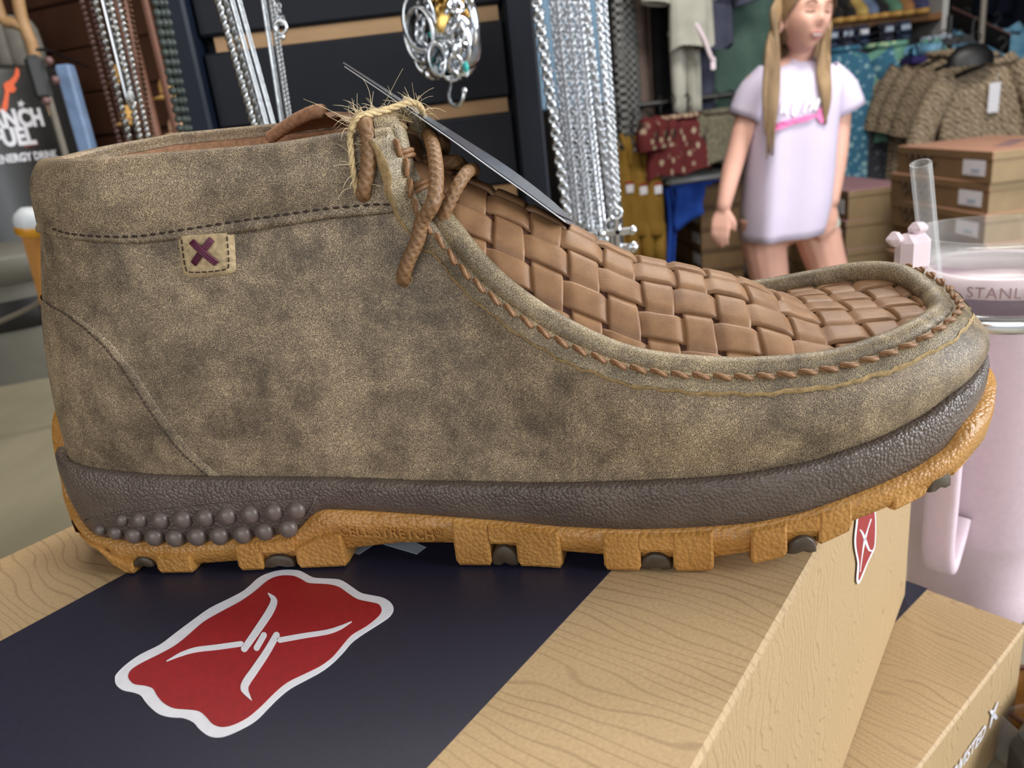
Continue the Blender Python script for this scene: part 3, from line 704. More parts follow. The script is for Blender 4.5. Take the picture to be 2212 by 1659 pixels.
ridge = mk('moc_ridge', V, gridf(nI, len(prof)), MAT['leather_ridge'], shoe)
V = []; E = []
for i in range(nI):
    fl = max(0.0, 1 - min(i, nI - 1 - i) / 26.0) ** .6 * .0036; w = .0052 + .0012 * (fl > .0004) + .0004 * math.sin(i * .9) * math.sin(i * .37)
    for o, d in ((-.0004, -.0006), (.0012, .0002), (.0017, .0012), (.0019, w * .6), (.0019, w)): V.append(Tn[i] + OW[i] * (o + fl) + DN[i] * d)
    for o, d in ((.0020, w - .0001), (.0016, w + .0008), (.0002, w + .0010)): E.append(Tn[i] + OW[i] * (o + .0001 + (fl if o > .0010 else 0)) + DN[i] * (d + random.uniform(-.0003, .0003)))
mk('flange', V, gridf(nI, 5), MAT['leather_ridge'], ridge); mk('raw_edge', E, gridf(nI, 3), MAT['raw_edge'], ridge)
def plait(q, r0):
    "a two-ply stitch"
    q = np.asarray(q, float); n = 9; s = np.linspace(0, 1, n); C = np.stack([np.interp(s, np.linspace(0, 1, len(q)), q[:, c]) for c in range(3)], 1)
    T, N, B = frames(C); mb = MB()
    for k in range(2):
        a = np.pi * k + s * 2.3; w = np.sin(np.pi * np.clip(s, .05, .95)) ** .4
        mb.tube(C + (N * np.cos(a)[:, None] + B * np.sin(a)[:, None]) * r0 * .5 * w[:, None], r0 * .75 * w, 6)
    return mb
_fl = np.array([max(0.0, 1 - min(i, nI - 1 - i) / 26.0) ** .6 * .0034 for i in range(nI)])[:, None]
st_line = Tn + OW * (.0022 + _fl) + DN * .0009
sub = st_line[4:nI - 4]
for q in capsule_row('', sub, 0, None, None, .14, .0058):
    tlt = np.linspace(-.5, .5, len(q))[:, None]
    k = int(np.argmin(np.linalg.norm(st_line - q[2], axis=1)))
    plait(q + DN[k] * .0010 * tlt, .00105).build('ridge_stitch', MAT['thread'], ridge, smooth=True)
for k in (7, 14):
    c = Tn[k] - OW[k] * .0022 - DN[k] * .0 + DN[k] * -.0016; a = np.linspace(0, 2 * np.pi, 18, endpoint=False)
    for e in (-.0007, .0007):
        MB().tube([c + tan[k] * e + OW[k] * .0038 * math.cos(t) + DN[k] * .0041 * math.sin(t) for t in a], .0008, 6, closed=True).build('wrap_thread', MAT['thread'], ridge, smooth=True)
# ---- vamp: underlay and woven strips
zr_n = R3[:, 2]; xr = R3[:, 0]; o_ = np.argsort(xr)
def yr(x): return float(np.interp(x, xr[o_], -R3[o_, 1]))
def zfar(x): return float(np.interp(x, topF[NC:, 0], topF[NC:, 2]))
def zr(x): return float(np.interp(x, xr[o_], zr_n[o_]))
def mid(x): return (zr(x) + zfar(x)) / 2
crown_px = [(1000,378),(1060,402),(1115,425),(1211,475),(1292,515),(1350,546),(1411,562),(1457,568),(1503,579),(1553,590),(1600,600)]
cr = np.array([sy(x, y, .003)[[0, 2]] for x, y in crown_px])
xe = xr.max(); cx = np.concatenate([[.06, .08], cr[:, 0], [.19, .215, .235, xe - .003]])
cz_ = np.concatenate([[cr[0, 1] + .028, cr[0, 1] + .018], cr[:, 1], [mid(.19) + .0085, mid(.215) + .0045, mid(.235) + .0002, mid(xe - .003) - .0035]])
ok = np.concatenate([[True], np.diff(cx) > .002]); cx, cz_ = cx[ok], cz_[ok]
if DEBUG: print('crown', cx.round(3), cz_.round(4))
def zc0(x): return float(np.interp(x, cx, cz_))
_xs = np.linspace(.05, xe, 120); _zs = np.array([zc0(x) for x in _xs]); 
for _ in range(6): _zs[1:-1] = (_zs[1:-1] * 2 + _zs[:-2] + _zs[2:]) / 4
def vz(x, y):
    w = max(yr(x) - .001, .004); t = min(1.3, abs(y) / w); zc1 = float(np.interp(x, _xs, _zs)); ze = (zr(x) if y < 0 else zfar(x)) - .0018
    return zc1 - (zc1 - ze) * t ** 2.0
def vnorm(x, y, h=.0008):
    n = np.array([-(vz(x + h, y) - vz(x - h, y)) / (2 * h), -(vz(x, y + h) - vz(x, y - h)) / (2 * h), 1.0]); return n / np.linalg.norm(n)
gx = np.linspace(.086, xe - .002, 60); gy = np.linspace(-1, 1, 25); V = []
for x in gx:
    for t in gy:
        y = t * max(yr(x) - .0010, .001); V.append((x, y, vz(x, y) - .0016))
vamp = mk('vamp_underlay', V, [f for f in gridf(60, 25)], MAT['dark_leather'], shoe)
PITCH = .0108; HW = PITCH * .40
wtab = {}
def y_of_w(x, w):
    k = round(x, 4)
    if k not in wtab:
        ys = np.linspace(0, .046, 93); zz = np.array([vz(x, y) for y in ys]); wtab[k] = (np.concatenate([[0], np.cumsum(np.hypot(np.diff(ys), np.diff(zz)))]), ys)
    a, ys = wtab[k]; return math.copysign(float(np.interp(abs(w), a, ys)), w)
def wsurf(x, w, off):
    y = y_of_w(x, w); n = vnorm(x, y); p = np.array([x, y, vz(x, y)]) + n * off; return p, abs(y) <= yr(x) - .0004 and x < xe - .0006
def sqw(t): return math.tanh(3.2 * math.cos(t)) / math.tanh(3.2)
AMP = .00074; X0 = .0925
NJ, NI = 5, 18
def strip(samples, name):
    V = []; rows = []; across = len(samples[0])
    run = []
    def flush():
        if len(run) > 2:
            n0 = 0; Vv = [p for r in run for p in r]; mk(name, Vv, gridf(len(run), across), MAT['weave'], vamp)
        run.clear()
    for r in samples:
        if all(v for _, v in r): run.append([p for p, _ in r])
        else: flush()
    flush()
SUB = 10
def cross_profile(t): return (1 - abs(t) ** 8) * .00022 - .00022 - (.0010 if abs(t) > .99 else 0)
CT = [-1.0, -.97, -.8, -.4, 0, .4, .8, .97, 1.0]
def clip_strip(pts_fn, us, name):
    "strip whose edge is trimmed at the ridge: samples outside are pulled in"
    rows = []
    for u in us:
        row = [pts_fn(u, t) for t in CT]; rows.append(row)
    # keep the stretches with at least part inside
    run = []
    def flush():
        if len(run) >= 3: mk(name, [p for r in run for p in r], gridf(len(run), len(CT)), MAT['weave'], vamp)
        run.clear()
    for r in rows:
        if any(v for _, v in r): run.append([p for p, _ in r])
        else: flush()
    flush()
def inside(x, w, off):
    beyond = x > xe - .0012; x = min(x, xe - .0012)
    p, okk = wsurf(x, w, off)
    y = p[1]; lim = yr(min(x, xe - .0006)) + .0012
    if abs(y_of_w(x, w)) > lim: y2 = math.copysign(lim, w); p = np.array([x, y2, vz(x, y2) + off - .0006])
    if beyond: return p, False
    return p, okk
for j in range(-NJ, NJ + 1):                                   # lengthwise strips
    def fn(x, t, j=j):
        i = (x - X0) / PITCH; return inside(x, j * PITCH + t * HW * (1 + .05 * math.sin(i * 2.1 + j)), AMP * sqw(math.pi * (i + j)) + cross_profile(t))
    clip_strip(fn, np.arange(X0 - PITCH * .5, xe, PITCH / SUB), 'woven_strip')
for i in range(0, NI + 1):                                     # crosswise strips
    def fn(w, t, i=i):
        x = X0 + i * PITCH + t * HW * (1 + .05 * math.sin(w * 300 + i)); j = w / PITCH; return inside(x, w, -AMP * sqw(math.pi * (i + j)) + cross_profile(t))
    clip_strip(fn, np.arange(-NJ * PITCH - .004, NJ * PITCH + .0041, PITCH / SUB), 'woven_strip')
# ---- patch under the collar
pc = [(384,509),(507,501),(512,592),(398,601)]
def bil(u, v):
    a, b, c, d = map(np.array, pc); q = (a * (1 - u) + b * u) * (1 - v) + (d * (1 - u) + c * u) * v; return q
nP = 15; V = []; off = []
for i in range(nP):
    for j in range(nP):
        u, v = i / (nP - 1), j / (nP - 1)
        # rounded lower corners
        r = .16
        if v > 1 - r:
            k = (v - (1 - r)) / r; lim = r * (1 - math.sqrt(max(0, 1 - k * k))) * .9; u = min(max(u, lim), 1 - lim)
        e = min(i, nP - 1 - i, nP - 1 - j); V.append(hit(*bil(u, v), .0002 if e == 0 else (.0013 if e == 1 else .0016)))
patch = mk('leather_patch', V, [f[::-1] for f in gridf(nP, nP)], MAT['suede'], shoe)
m = MB()
for k, (a, b) in enumerate((((422,520),(475,567)), ((463,516),(424,568)))):
    for e in (-4, 0, 4):
        q = [hit(a[0] + (b[0] - a[0]) * t + e * .75, a[1] + (b[1] - a[1]) * t - e * (.75 if k == 0 else -.75), .0018 + .0007 * math.sin(math.pi * t) + (.0006 if k == 0 else 0)) for t in np.linspace(0, 1, 8)]
        m.tube(q, .00042, 6)
m.build('cross_stitch', MAT['maroon'], patch, smooth=True)
m = MB(); ln = np.array([hit(*bil(u, v), .0017) for u, v in catmull([(.10,.06),(.10,.7),(.2,.86),(.8,.86),(.9,.7),(.9,.06)], 8)])
for q in capsule_row('', ln, 0, None, None, .35, .0019): m.tube(q, .0002, 5)
m.build('patch_stitching', MAT['dark_thread'], patch, smooth=True)
# ---- tongue
te = np.array([sy(x, y, yy) for x, y, yy in ((585,303,.017),(622,277,.012),(655,258,.007),(690,246,.001),(725,253,-.005),(765,268,-.011),(800,290,-.016))])
te = catmull(te, 5); nT = len(te); V = []
yb = np.linspace(.019, -.019, nT)
for i in range(nT):
    x1 = .094; y1 = yb[i]; b = np.array([x1, y1, vz(x1, y1) - .002])
    for t in np.linspace(0, 1, 10):
        p = te[i] * (1 - t) + b * t + np.array([.006 * math.sin(math.pi * t), 0, .004 * math.sin(math.pi * t)]); V.append(p + np.array([0, 0, .0006 * math.sin(i * 1.3 + t * 9)]))
tongue = mk('tongue', V, gridf(nT, 10), MAT['tongue'], shoe)
bd = te[:int(nT * .56)] + np.array([0, 0, .0008]); V, F = tubevf(resample(bd, 60), .0021, 12); V = np.asarray(V)
V[:60 * 12] += (np.sin(np.arange(60) * 1.75)[:, None, None] * .00018 * np.array([0, 0, 1.0]) + np.zeros((60, 12, 3))).reshape(-1, 3)
mk('tongue_binding', V, F, MAT['lining'], tongue)
# ---- laces: braided cord
def braid(name, pts, r, parent, per=10):
    C = resample(catmull(pts, per), max(20, int(np.sum(np.linalg.norm(np.diff(catmull(pts, per), axis=0), axis=1)) / .00035)))
    T, N, B = frames(C); n = 28; a = np.arange(n) * 2 * np.pi / n; L = np.concatenate([[0], np.cumsum(np.linalg.norm(np.diff(C, axis=0), axis=1))])
    V = []
    for i in range(len(C)):
        ph = L[i] / .0024 * 2 * np.pi
        k = 4 * a; h = np.maximum(np.cos(k + ph), np.cos(k - ph)); rr = r * (1 + .11 * (h - .5))
        V.append(C[i] + rr[:, None] * (np.cos(a)[:, None] * N[i] + np.sin(a)[:, None] * B[i]))
    F = [f[::-1] for f in gridf(len(C), n, cv=True)]
    return mk(name, np.concatenate(V), F, MAT['lace'], parent)
LR = .0021
braid('lace', [chit(785,428,-.003), chit(785,414,.0012), chit(792,380,.0022), chit(796,340,.0024), chit(795,300,.0026), sy(789,272,-.0265), sy(790,262,-.022), sy(800,262,-.015), sy(815,272,-.006)], LR, shoe)
braid('lace', [hit(873,612,-.003), hit(873,598,.0012), hit(886,560,.0028), hit(905,520,.0034), hit(922,480,.0052), sy(935,440,-.0305), sy(942,400,-.0275), sy(942,360,-.023), sy(937,325,-.017), sy(930,300,-.010), sy(925,292,0), sy(930,300,.01)], LR, shoe)
braid('lace', [sy(950,492,-.0225), sy(960,462,-.0245), sy(975,428,-.0235), sy(992,396,-.021), sy(1008,373,-.016), sy(1020,366,-.008), sy(1024,370,.002), sy(1018,385,.012)], LR * .92, shoe)
braid('lace_knot', [sy(930,330,-.008), sy(945,308,-.006), sy(958,312,.0), sy(955,330,.004), sy(945,345,0), sy(960,352,-.004), sy(985,350,-.003), sy(1000,362,.004)], LR * 1.05, shoe)
for (x, y, f, dn) in ((783,419,chit,15), (873,604,hit,17)):                        # punched lace holes with a pale cut rim
    c = f(x, y, .0006); a = np.linspace(0, 2 * np.pi, 22, endpoint=False)
    rim = [f(x + dn * math.cos(t), y + dn * .8 * math.sin(t), .0003) for t in a]
    MB().tube(rim, .0002, 6, closed=True).build('lace_hole_rim', MAT['raw_edge'], shoe, smooth=True)
    inner = [f(x + dn * .95 * math.cos(t), y + dn * .75 * math.sin(t), .00025) for t in a]
    mk('lace_hole', inner, [tuple(range(22))], MAT['hole'], shoe, smooth=False)
# ---- hang tag and its twine
MAT['hole'] = MAT['hole']
nN = catmull([sy(x, y, yy) for x, y, yy in ((745,145,-.004),(820,195,-.008),(900,250,-.012),(980,306,-.014),(1060,364,-.014),(1150,428,-.013),(1222,481,-.012))], 5)
nF = catmull([sy(x, y, yy) for x, y, yy in ((747,142,.040),(824,191,.040),(906,244,.040),(1000,303,.040),(1100,367,.038),(1192,437,.034),(1264,503,.030))], 5)
tag_root = empty('hang_tag', SO, SYAW, 'dark glossy folded hang tag tied to the shoe lace with twine, seen edge on', 'tag')
def card(name, o, mat, s0=0.0, s1=1.0):
    V = []; up = np.array([-.35, 0, .94]); a = resample(nN, 24); b = resample(nF, 24); i0, i1 = int(s0 * 23), int(s1 * 23) + 1; n = i1 - i0
    for i in range(i0, i1):
        for t in np.linspace(0, 1, 7):
            p = a[i] * (1 - t) + b[i] * t ; V.append(p + up * o)
    m2 = len(V); V += [v + up * .00035 for v in V]
    F = [f for f in gridf(n, 7)]; F2 = [tuple(i + m2 for i in f[::-1]) for f in F]
    ring = [i * 7 for i in range(n)] + [(n - 1) * 7 + j for j in range(1, 7)] + [i * 7 + 6 for i in range(n - 2, -1, -1)] + [j for j in range(5, 0, -1)]
    F3 = [(ring[k], ring[(k + 1) % len(ring)], ring[(k + 1) % len(ring)] + m2, ring[k] + m2) for k in range(len(ring))]
    V, F = flip_up(V, F + F2 + F3); mk(name, V, F, mat, tag_root, smooth=False)
    return a[i0:i1] + up * (o + .0002)
e1 = card('tag_card', 0, MAT['tag']); e2 = card('tag_card', .0010, MAT['tag'], .03, .97)
MB().tube(e1, .00022, 5).build('tag_edge', MAT['tag_edge'], tag_root, smooth=True)
tw = [[chit(772,420,-.001), chit(771,412,.0010), chit(764,372,.0014), chit(759,330,.0016), chit(759,295,.0020), sy(764,268,-.027), sy(780,250,-.0255), sy(812,244,-.022), sy(850,232,-.018), sy(884,222,-.0145), sy(903,226,-.0125), sy(912,240,-.010), sy(910,252,-.006)],
      [sy(760,283,-.0275), sy(768,262,-.026), sy(790,250,-.022), sy(818,256,-.017), sy(848,265,-.013), sy(876,276,-.010)],
      [sy(782,262,-.021), sy(805,240,-.012), sy(850,246,-.008), sy(890,262,-.006)]]
for q, r in zip(tw, (.0009, .0011, .0007)):
    C = catmull(q, 10); T, N, B = frames(C); s = np.arange(len(C)); m = MB()
    for k in range(3):
        a = 2 * np.pi * k / 3 + s * .42; m.tube(C + (N * np.cos(a)[:, None] + B * np.sin(a)[:, None]) * r * .5, r * .62, 6)
    m.build('twine', MAT['twine'], tag_root, smooth=True)
m = MB(); allC = np.vstack([catmull(q, 8) for q in tw])
for k in range(150):
    p = allC[RNG.integers(4, len(allC))]; d = RNG.normal(size=3); d[2] = abs(d[2]) * .9; d /= np.linalg.norm(d); ln = RNG.uniform(.003, .008) * (1.6 if k % 9 == 0 else 1)
    c = RNG.normal(size=3); c *= 1.1 / (np.linalg.norm(c) + .3); q = [p + d * ln * t + c * ln * .6 * t * t + np.array([0, 0, -.25 * ln]) * t ** 3 for t in np.linspace(0, 1, 6)]
    m.tube(q, [.00009, .00009, .00008, .00007, .00006, .00004], 3)
tag(m.build('twine_fibres', MAT['fibre'], tag_root, smooth=True), kind='stuff')
# ---------------------------------------------------------------- the shop: shell
def wood_mat(name, a, b, sc=(1, 1, 1), scale=6, rough=.45):
    m = Mat(name, rough, .4); v = m.coord(sc); n1 = m.noise(scale, 6, v, .6); n2 = m.noise(scale * 7, 4, v)
    m.base(m.mix(m.math('MULTIPLY', n2, .35), m.ramp(n1, [(.3, lin(a)), (.7, lin(b))]), lin([x * .7 for x in a]))); return m.m
MAT['floorwood'] = wood_mat('floor_boards', (104, 88, 58), (132, 112, 76), (1, .12, 1), 9)
MAT['table'] = wood_mat('pale_counter_laminate', (142, 134, 112), (168, 160, 138), (1, .2, 1), 5, .28)
MAT['wallpaint'] = plain('dark_wall_paint', (52, 48, 46), .8, 0, .1, 3)
MAT['darkwood'] = wood_mat('dark_wall_boards', (56, 33, 22), (82, 51, 35), (1, 1, .3), 8, .5)
MAT['ceil'] = plain('ceiling_paint', (120, 112, 100), .9, 0, .05, 2)
MAT['black'] = plain('black_plastic', (20, 20, 22), .45, 0, .15, 30)
MAT['charcoal'] = plain('charcoal_board', (24, 27, 36), .5, 0, .08, 30, .22)
MAT['navy_post'] = plain('navy_post', (16, 25, 40), .5, 0, .08, 30, .25)
MAT['groove'] = wood_mat('bare_wood_groove', (176, 134, 92), (198, 160, 116), (.2, 1, 1), 20)
MAT['teal'] = plain('teal_board', (58, 98, 124), .5, 0, .1, 20)
MAT['silver'] = plain('polished_silver', (224, 228, 234), .16, 1.0, .03, 60)
MAT['oldsilver'] = plain('tarnished_silver', (176, 178, 180), .25, 1.0, .2, 300)
MAT['turq'] = plain('turquoise_stone', (58, 178, 172), .35, 0, .15, 200)
MAT['gold'] = plain('gold_metal', (214, 176, 104), .25, 1.0, .05, 60)
def struct(o): o['kind'] = 'structure'; return o
def sbox(name, c, d, mat, bev=0): return struct(MB().box(c, d, bev=bev).build(name, mat))
fl = struct(MB().box((1, 2.5, -.03), (9, 11, .05)).build('floor', MAT['floorwood']))
k = 0
BOARD = boxvf((.142, 3.4, .006), .002)
me0 = None
for i in range(-12, 20):                                          # floor boards with open joints
    for j in range(2):
        if me0 is None: o = mk('floor_board', BOARD[0], BOARD[1], MAT['floorwood'], fl, smooth=False); me0 = o.data
        else: o = bpy.data.objects.new('floor_board', me0); link(o, fl)
        o.location = (i * .146 + .05, .3 + j * 3.42 + (i % 3) * .5, -.003)
sbox('ceiling', (1, 2.5, 2.86), (9, 11, .1), MAT['ceil'])
sbox('wall_back', (1, 6.6, 1.4), (9, .1, 2.9), MAT['wallpaint'])
sbox('wall_right', (5.2, 2.9, 1.4), (.1, 7.5, 2.9), MAT['wallpaint'])
wl = sbox('wall_left', (-3.2, 2.5, 1.4), (.1, 11, 2.9), MAT['wallpaint'])
# boarded partition of dark planks behind the jewellery
pa, pb = at(-60, 150, 2.35), at(430, 150, 2.05)
pd = (pb - pa)[:2]; pl_ = np.linalg.norm(pd); pyaw = math.atan2(pd[1], pd[0])
part = struct(MB().box((0, .03, .95), (pl_ + .9, .03, 1.9)).build('wall_partition', MAT['darkwood'], loc=((pa[0] + pb[0]) / 2 - .3, (pa[1] + pb[1]) / 2, 0), rz=pyaw))
pv, pf = boxvf((pl_ + .9, .016, .098), .004); pm = None
for i in range(19):
    if pm is None: o = mk('wall_plank', pv, pf, MAT['darkwood'], part, smooth=False); pm = o.data
    else: o = bpy.data.objects.new('wall_plank', pm); link(o, part)
    o.location = (0, .008 + .002 * ((i * 7) % 3), .06 + i * .1)
# counter
tf = onz(50, 821, TABLEZ)
tb_ = empty('counter_table', (0.25, tf[1] / 2 - .35, 0), 0, 'pale wood-grain counter under the two shoe boxes', 'table')
ty = tf[1] + .7
MB().box((-.72, 0, TABLEZ - .02), (1.3, ty, .04), bev=.006).build('tabletop', MAT['table'], tb_)
MB().box((.48, -ty / 2 + .63, TABLEZ - .02), (1.1, 1.26, .04), bev=.006).build('tabletop', MAT['table'], tb_)
for sx, sy_ in ((-1.3, -ty / 2 + .1), (-1.3, ty / 2 - .1), (-.15, ty / 2 - .1), (.95, -ty / 2 + .1), (.95, -ty / 2 + .9)):
    if True: MB().box((sx, sy_, (TABLEZ - .04) / 2), (.07, .07, TABLEZ - .04), bev=.004).build('leg', MAT['table'], tb_)

# ---------------------------------------------------------------- slatwall jewellery rack
DR = .82
r0, r1 = at(352, 40, DR), at(1152, 40, DR); rx0, rx1 = r0[0], r1[0]
g1 = at(1000, 33, DR)[2]; g2 = at(1000, 236, DR)[2]; gp = g1 - g2; gh = 30 / FPX * DR
rack = empty('slatwall_rack', ((rx0 + rx1) / 2, DR, TABLEZ), 0, 'dark slat board jewellery rack with pale wood grooves, behind the shoe', 'display rack')
rw = rx1 - rx0; pwl = .030; pwr = .030; zr0 = -TABLEZ
MB().box((0, .030, (TABLEZ + .0 + .62) / 2 + zr0 + TABLEZ / 2 + .0), (rw - .02, .012, .62)).build('back_board', MAT['charcoal'], rack)
k0 = g1 + gp * 1.0
z = k0
while z > TABLEZ + .03:
    top = z - gh / 2; bot = max(z - gp + gh / 2, TABLEZ + .005)
    MB().box((0, .012, (top + bot) / 2 - TABLEZ), (rw - .058, .022, top - bot), bev=.0025).build('slat_board', MAT['charcoal'], rack)
    MB().box((.004, .016, z - TABLEZ), (rw - .074, .016, gh - .001)).build('slat_groove', MAT['groove'], rack)
    z -= gp
ht = k0 + gp * .5 - TABLEZ
MB().box((-rw / 2 + .014, .008, ht / 2), (.028, .05, ht), bev=.003).build('side_post', MAT['navy_post'], rack)
MB().box((rw / 2 - .014, .008, ht / 2), (.028, .05, ht), bev=.003).build('side_post', MAT['charcoal'], rack)
MB().box((0, .02, .006), (rw + .04, .16, .012), bev=.003).build('base', MAT['black'], rack)
tp0, tp1 = at(1146, 120, DR + .10), at(1318, 120, DR + .16); tpz = at(1200, 236, DR + .1)[2]
pan = empty('teal_panel', ((tp0[0] + tp1[0]) / 2, (tp0[1] + tp1[1]) / 2, tpz), math.atan2(tp1[1] - tp0[1], tp1[0] - tp0[0]), 'teal backing board behind the hanging silver chains', 'board')
MB().box((0, 0, .13), (np.linalg.norm((tp1 - tp0)[:2]), .006, .26), bev=.002).build('board', MAT['teal'], pan)
MB().box((0, .012, .01), (.05, .02, .06), bev=.002).build('bracket', MAT['black'], pan)
for dx in (-.06, .06): MB().box((dx, .012, (-tpz + TABLEZ) / 2 + .01), (.012, .012, tpz - TABLEZ + .02)).build('support_post', MAT['black'], pan)

# ---------------------------------------------------------------- chains
def torus_vf(R, r, n=10, m=5, sx=1.0, sz=1.0):
    V = []; 
    for i in range(n):
        a = 2 * math.pi * i / n
        for j in range(m):
            b = 2 * math.pi * j / m; V.append(((R + r * math.cos(b)) * math.cos(a) * sx, r * math.sin(b), (R + r * math.cos(b)) * math.sin(a) * sz))
    return np.array(V), gridf(n, m, True, True)
def chain_mesh(P, pitch, R, r, sz=1.25, twist=90, n=9, m=4):
    P = resample(P, max(3, int(np.sum(np.linalg.norm(np.diff(P, axis=0), axis=1)) / pitch))); V0, F0 = torus_vf(R, r, n, m, 1.0, sz); mb = MB(); T, N, B = frames(P)
    for i in range(len(P)):
        a = math.radians(twist * i + 20); X = N[i] * math.cos(a) + B[i] * math.sin(a); Y = np.cross(T[i], X)
        mb.add(P[i] + V0[:, :1] * X + V0[:, 1:2] * Y + V0[:, 2:3] * T[i], F0)
    return mb
def beads_mesh(P, pitch, r, jit=0.0, seg=7):
    P = resample(P, max(3, int(np.sum(np.linalg.norm(np.diff(P, axis=0), axis=1)) / pitch))); mb = MB()
    prof = [(max(1e-5, math.sin(a)), -math.cos(a)) for a in np.linspace(0.15, math.pi - .15, 5)]; V0, F0 = lathe(prof, seg); V0 = np.array(V0)
    for i in range(len(P)):
        q = r * (1 + jit * RNG.uniform(-1, 1)); mb.add(P[i] + V0 * q, [f[::-1] for f in F0])
    return mb
def rope_mesh(P, r, turns=400):
    C = resample(P, 220); T, N, B = frames(C); L = np.concatenate([[0], np.cumsum(np.linalg.norm(np.diff(C, axis=0), axis=1))]); mb = MB()
    for k in range(2):
        a = np.pi * k + L * turns; mb.tube(C + (N * np.cos(a)[:, None] + B * np.sin(a)[:, None]) * r * .55, r * .62, 6)
    return mb
def necklace(x0, x1, y1, depth, kind, label, group=None, mat='silver', w=.003, pend=None, both=True, y0=-60):
    "hangs from above the frame: front strand straight down to a narrow turn and back up behind"
    a, b = at(x0 + (x1 - x0) * (y0 / max(y1, 1)), y0, depth), at(x1, y1, depth)
    a = np.array([b[0] + (a[0] - b[0]) * .12, depth, a[2]]) if False else a
    root = empty('necklace', (b[0], depth, b[2]), 0, label, 'necklace', group); P = np.array([a, b]) - np.array(root.location)
    P[:, 1] = np.array([0, 0]); P = resample(P, 60)
    Q = P + np.array([w * .4, w * 2.6, 0]); loop = np.vstack([P, [P[-1] + np.array([w * .1, w * .5, -w * 1.0]), P[-1] + np.array([w * .3, w * 2.0, -w * 1.0])], Q[::-1]]) if both else P
    if kind == 'link': m = chain_mesh(loop, w * 1.5, w * .5, w * .14)
    elif kind == 'box': m = chain_mesh(loop, w * .8, w * .5, w * .22, 1.0)
    elif kind == 'rope': m = rope_mesh(loop, w * .5, 2.4 / w)
    elif kind == 'bead': m = beads_mesh(loop, w * 1.0, w * .5, .1)
    elif kind == 'snake': m = MB().tube(loop, w * .5, 8)
    tag(m.build('strand', MAT[mat], root, smooth=True), kind='stuff' if kind in ('link', 'box', 'bead') else None)
    if pend == 'cross':
        c = MB(); s = w * 1.5; c.box((0, 0, -s * 4.2), (s * .95, s * .6, s * 6.4), bev=s * .2).box((0, 0, -s * 3.0), (s * 4.0, s * .6, s * .95), bev=s * .2).build('cross_pendant', MAT['silver'], root)
        for q in (-2.1, 2.1): V, F = lathe([(1e-5, -1), (.7, -.7), (1, 0), (.7, .7), (1e-5, 1)], 8); mk('cross_tip', np.array(V) * s * .62 + np.array([q * s, 0, -s * 3.0]), [f[::-1] for f in F], MAT['silver'], root)
        V, F = torus_vf(s * .8, s * .22); mk('bail', V + np.array([0, 0, -s * .5]), F, MAT['silver'], root)
    if pend == 'charm':
        V, F = torus_vf(w * 1.7, w * .5); mk('charm', V + np.array([0, 0, -w * 2]), F, MAT['silver'], root)
        V, F = lathe([(1e-5, -1), (.7, -.7), (1, 0), (.7, .7), (1e-5, 1)], 8); mk('charm_drop', np.array(V) * w * .9 + np.array([0, 0, -w * 4.6]), [f[::-1] for f in F], MAT['silver'], root)
    return root
GC = 'silver chains hanging right of the slat rack'
necklace(1158, 1224, 462, .72, 'box', 'thick silver box chain hanging left of the wide silver rope chain bunch', None, w=.0072)
for i in range(9):
    t = i / 8; x0 = 1189 + 62 * t; x1 = 1232 + 76 * t
    necklace(x0, x1, 470 + 46 * t, .735 + .006 * ((i * 5) % 3), 'rope' if i % 3 else 'link', 'fine silver chain, %s in the wide bunch at the rack right edge' % ['leftmost', 'second from left', 'third from left', 'fourth from left', 'middle one', 'fourth from right', 'third from right', 'second from right', 'rightmost'][i], GC, w=.0042, pend='charm' if i in (5, 8) else None)
necklace(1264, 1322, 478, .715, 'box', 'silver box chain with cross pendant just right of the wide chain bunch', None, w=.0058, pend='cross')
necklace(1292, 1330, 452, .71, 'box', 'silver box chain with large cross pendant at the right of all chains', None, w=.0046, pend='cross')
necklace(1306, 1336, 425, .722, 'box', 'thin silver chain paired behind the rightmost cross pendant chain', None, w=.0034)
necklace(470, 549, 272, .62, 'rope', 'thick pale silver snake necklace hanging before the slat rack left end', None, 'oldsilver', .0048)
necklace(498, 582, 300, .63, 'snake', 'thin silver chain just right of the thick snake necklace', None, 'oldsilver', .0017)
necklace(514, 597, 300, .635, 'snake', 'second thin silver chain right of the thick snake necklace', None, 'oldsilver', .0017)
necklace(566, 612, 300, .64, 'snake', 'thin silver chain left of the short charm chain', None, 'oldsilver', .0019)
necklace(582, 628, 300, .642, 'rope', 'twisted silver chain behind the short charm chain', None, 'oldsilver', .0024)
necklace(593, 603, 42, .63, 'link', 'short silver link chain with ring charm over upper wood groove', None, 'silver', .0026, 'charm')
necklace(176, 262, 320, .9, 'bead', 'leftmost necklace of dull mauve beads against dark planks', None, 'mauvebead', .0055) if 'mauvebead' in MAT else None
necklace(205, 285, 320, .86, 'bead', 'pale silver rope necklace with knots, second from the left', None, 'oldsilver', .0068)
necklace(222, 275, 215, .855, 'snake', 'smooth pale silver chain right of the knotted rope necklace', None, 'silver', .0050)
necklace(238, 309, 320, .84, 'bead', 'bright silver bead necklace before the brown leather strap', None, 'silver', .0054)
necklace(264, 322, 330, .9, 'bead', 'dim bronze bead strand with gold spacers beside the brown strap', None, 'bronzebead', .0050) if 'bronzebead' in MAT else None
for (x0, x1, e) in ((334, 400, 0), (346, 412, .002), (356, 420, .004)):
    necklace(x0, x1, 330, .80 + e, 'bead', 'dark grey-green bead strand, %s of three beside the navy post' % {0: 'left', .002: 'middle', .004: 'right'}[e], 'triple strand of grey-green beads', 'greenbead', .0082)
V0, F0 = lathe([(1e-5, -1), (.7, -.7), (1, 0), (.7, .7), (1e-5, 1)], 10)
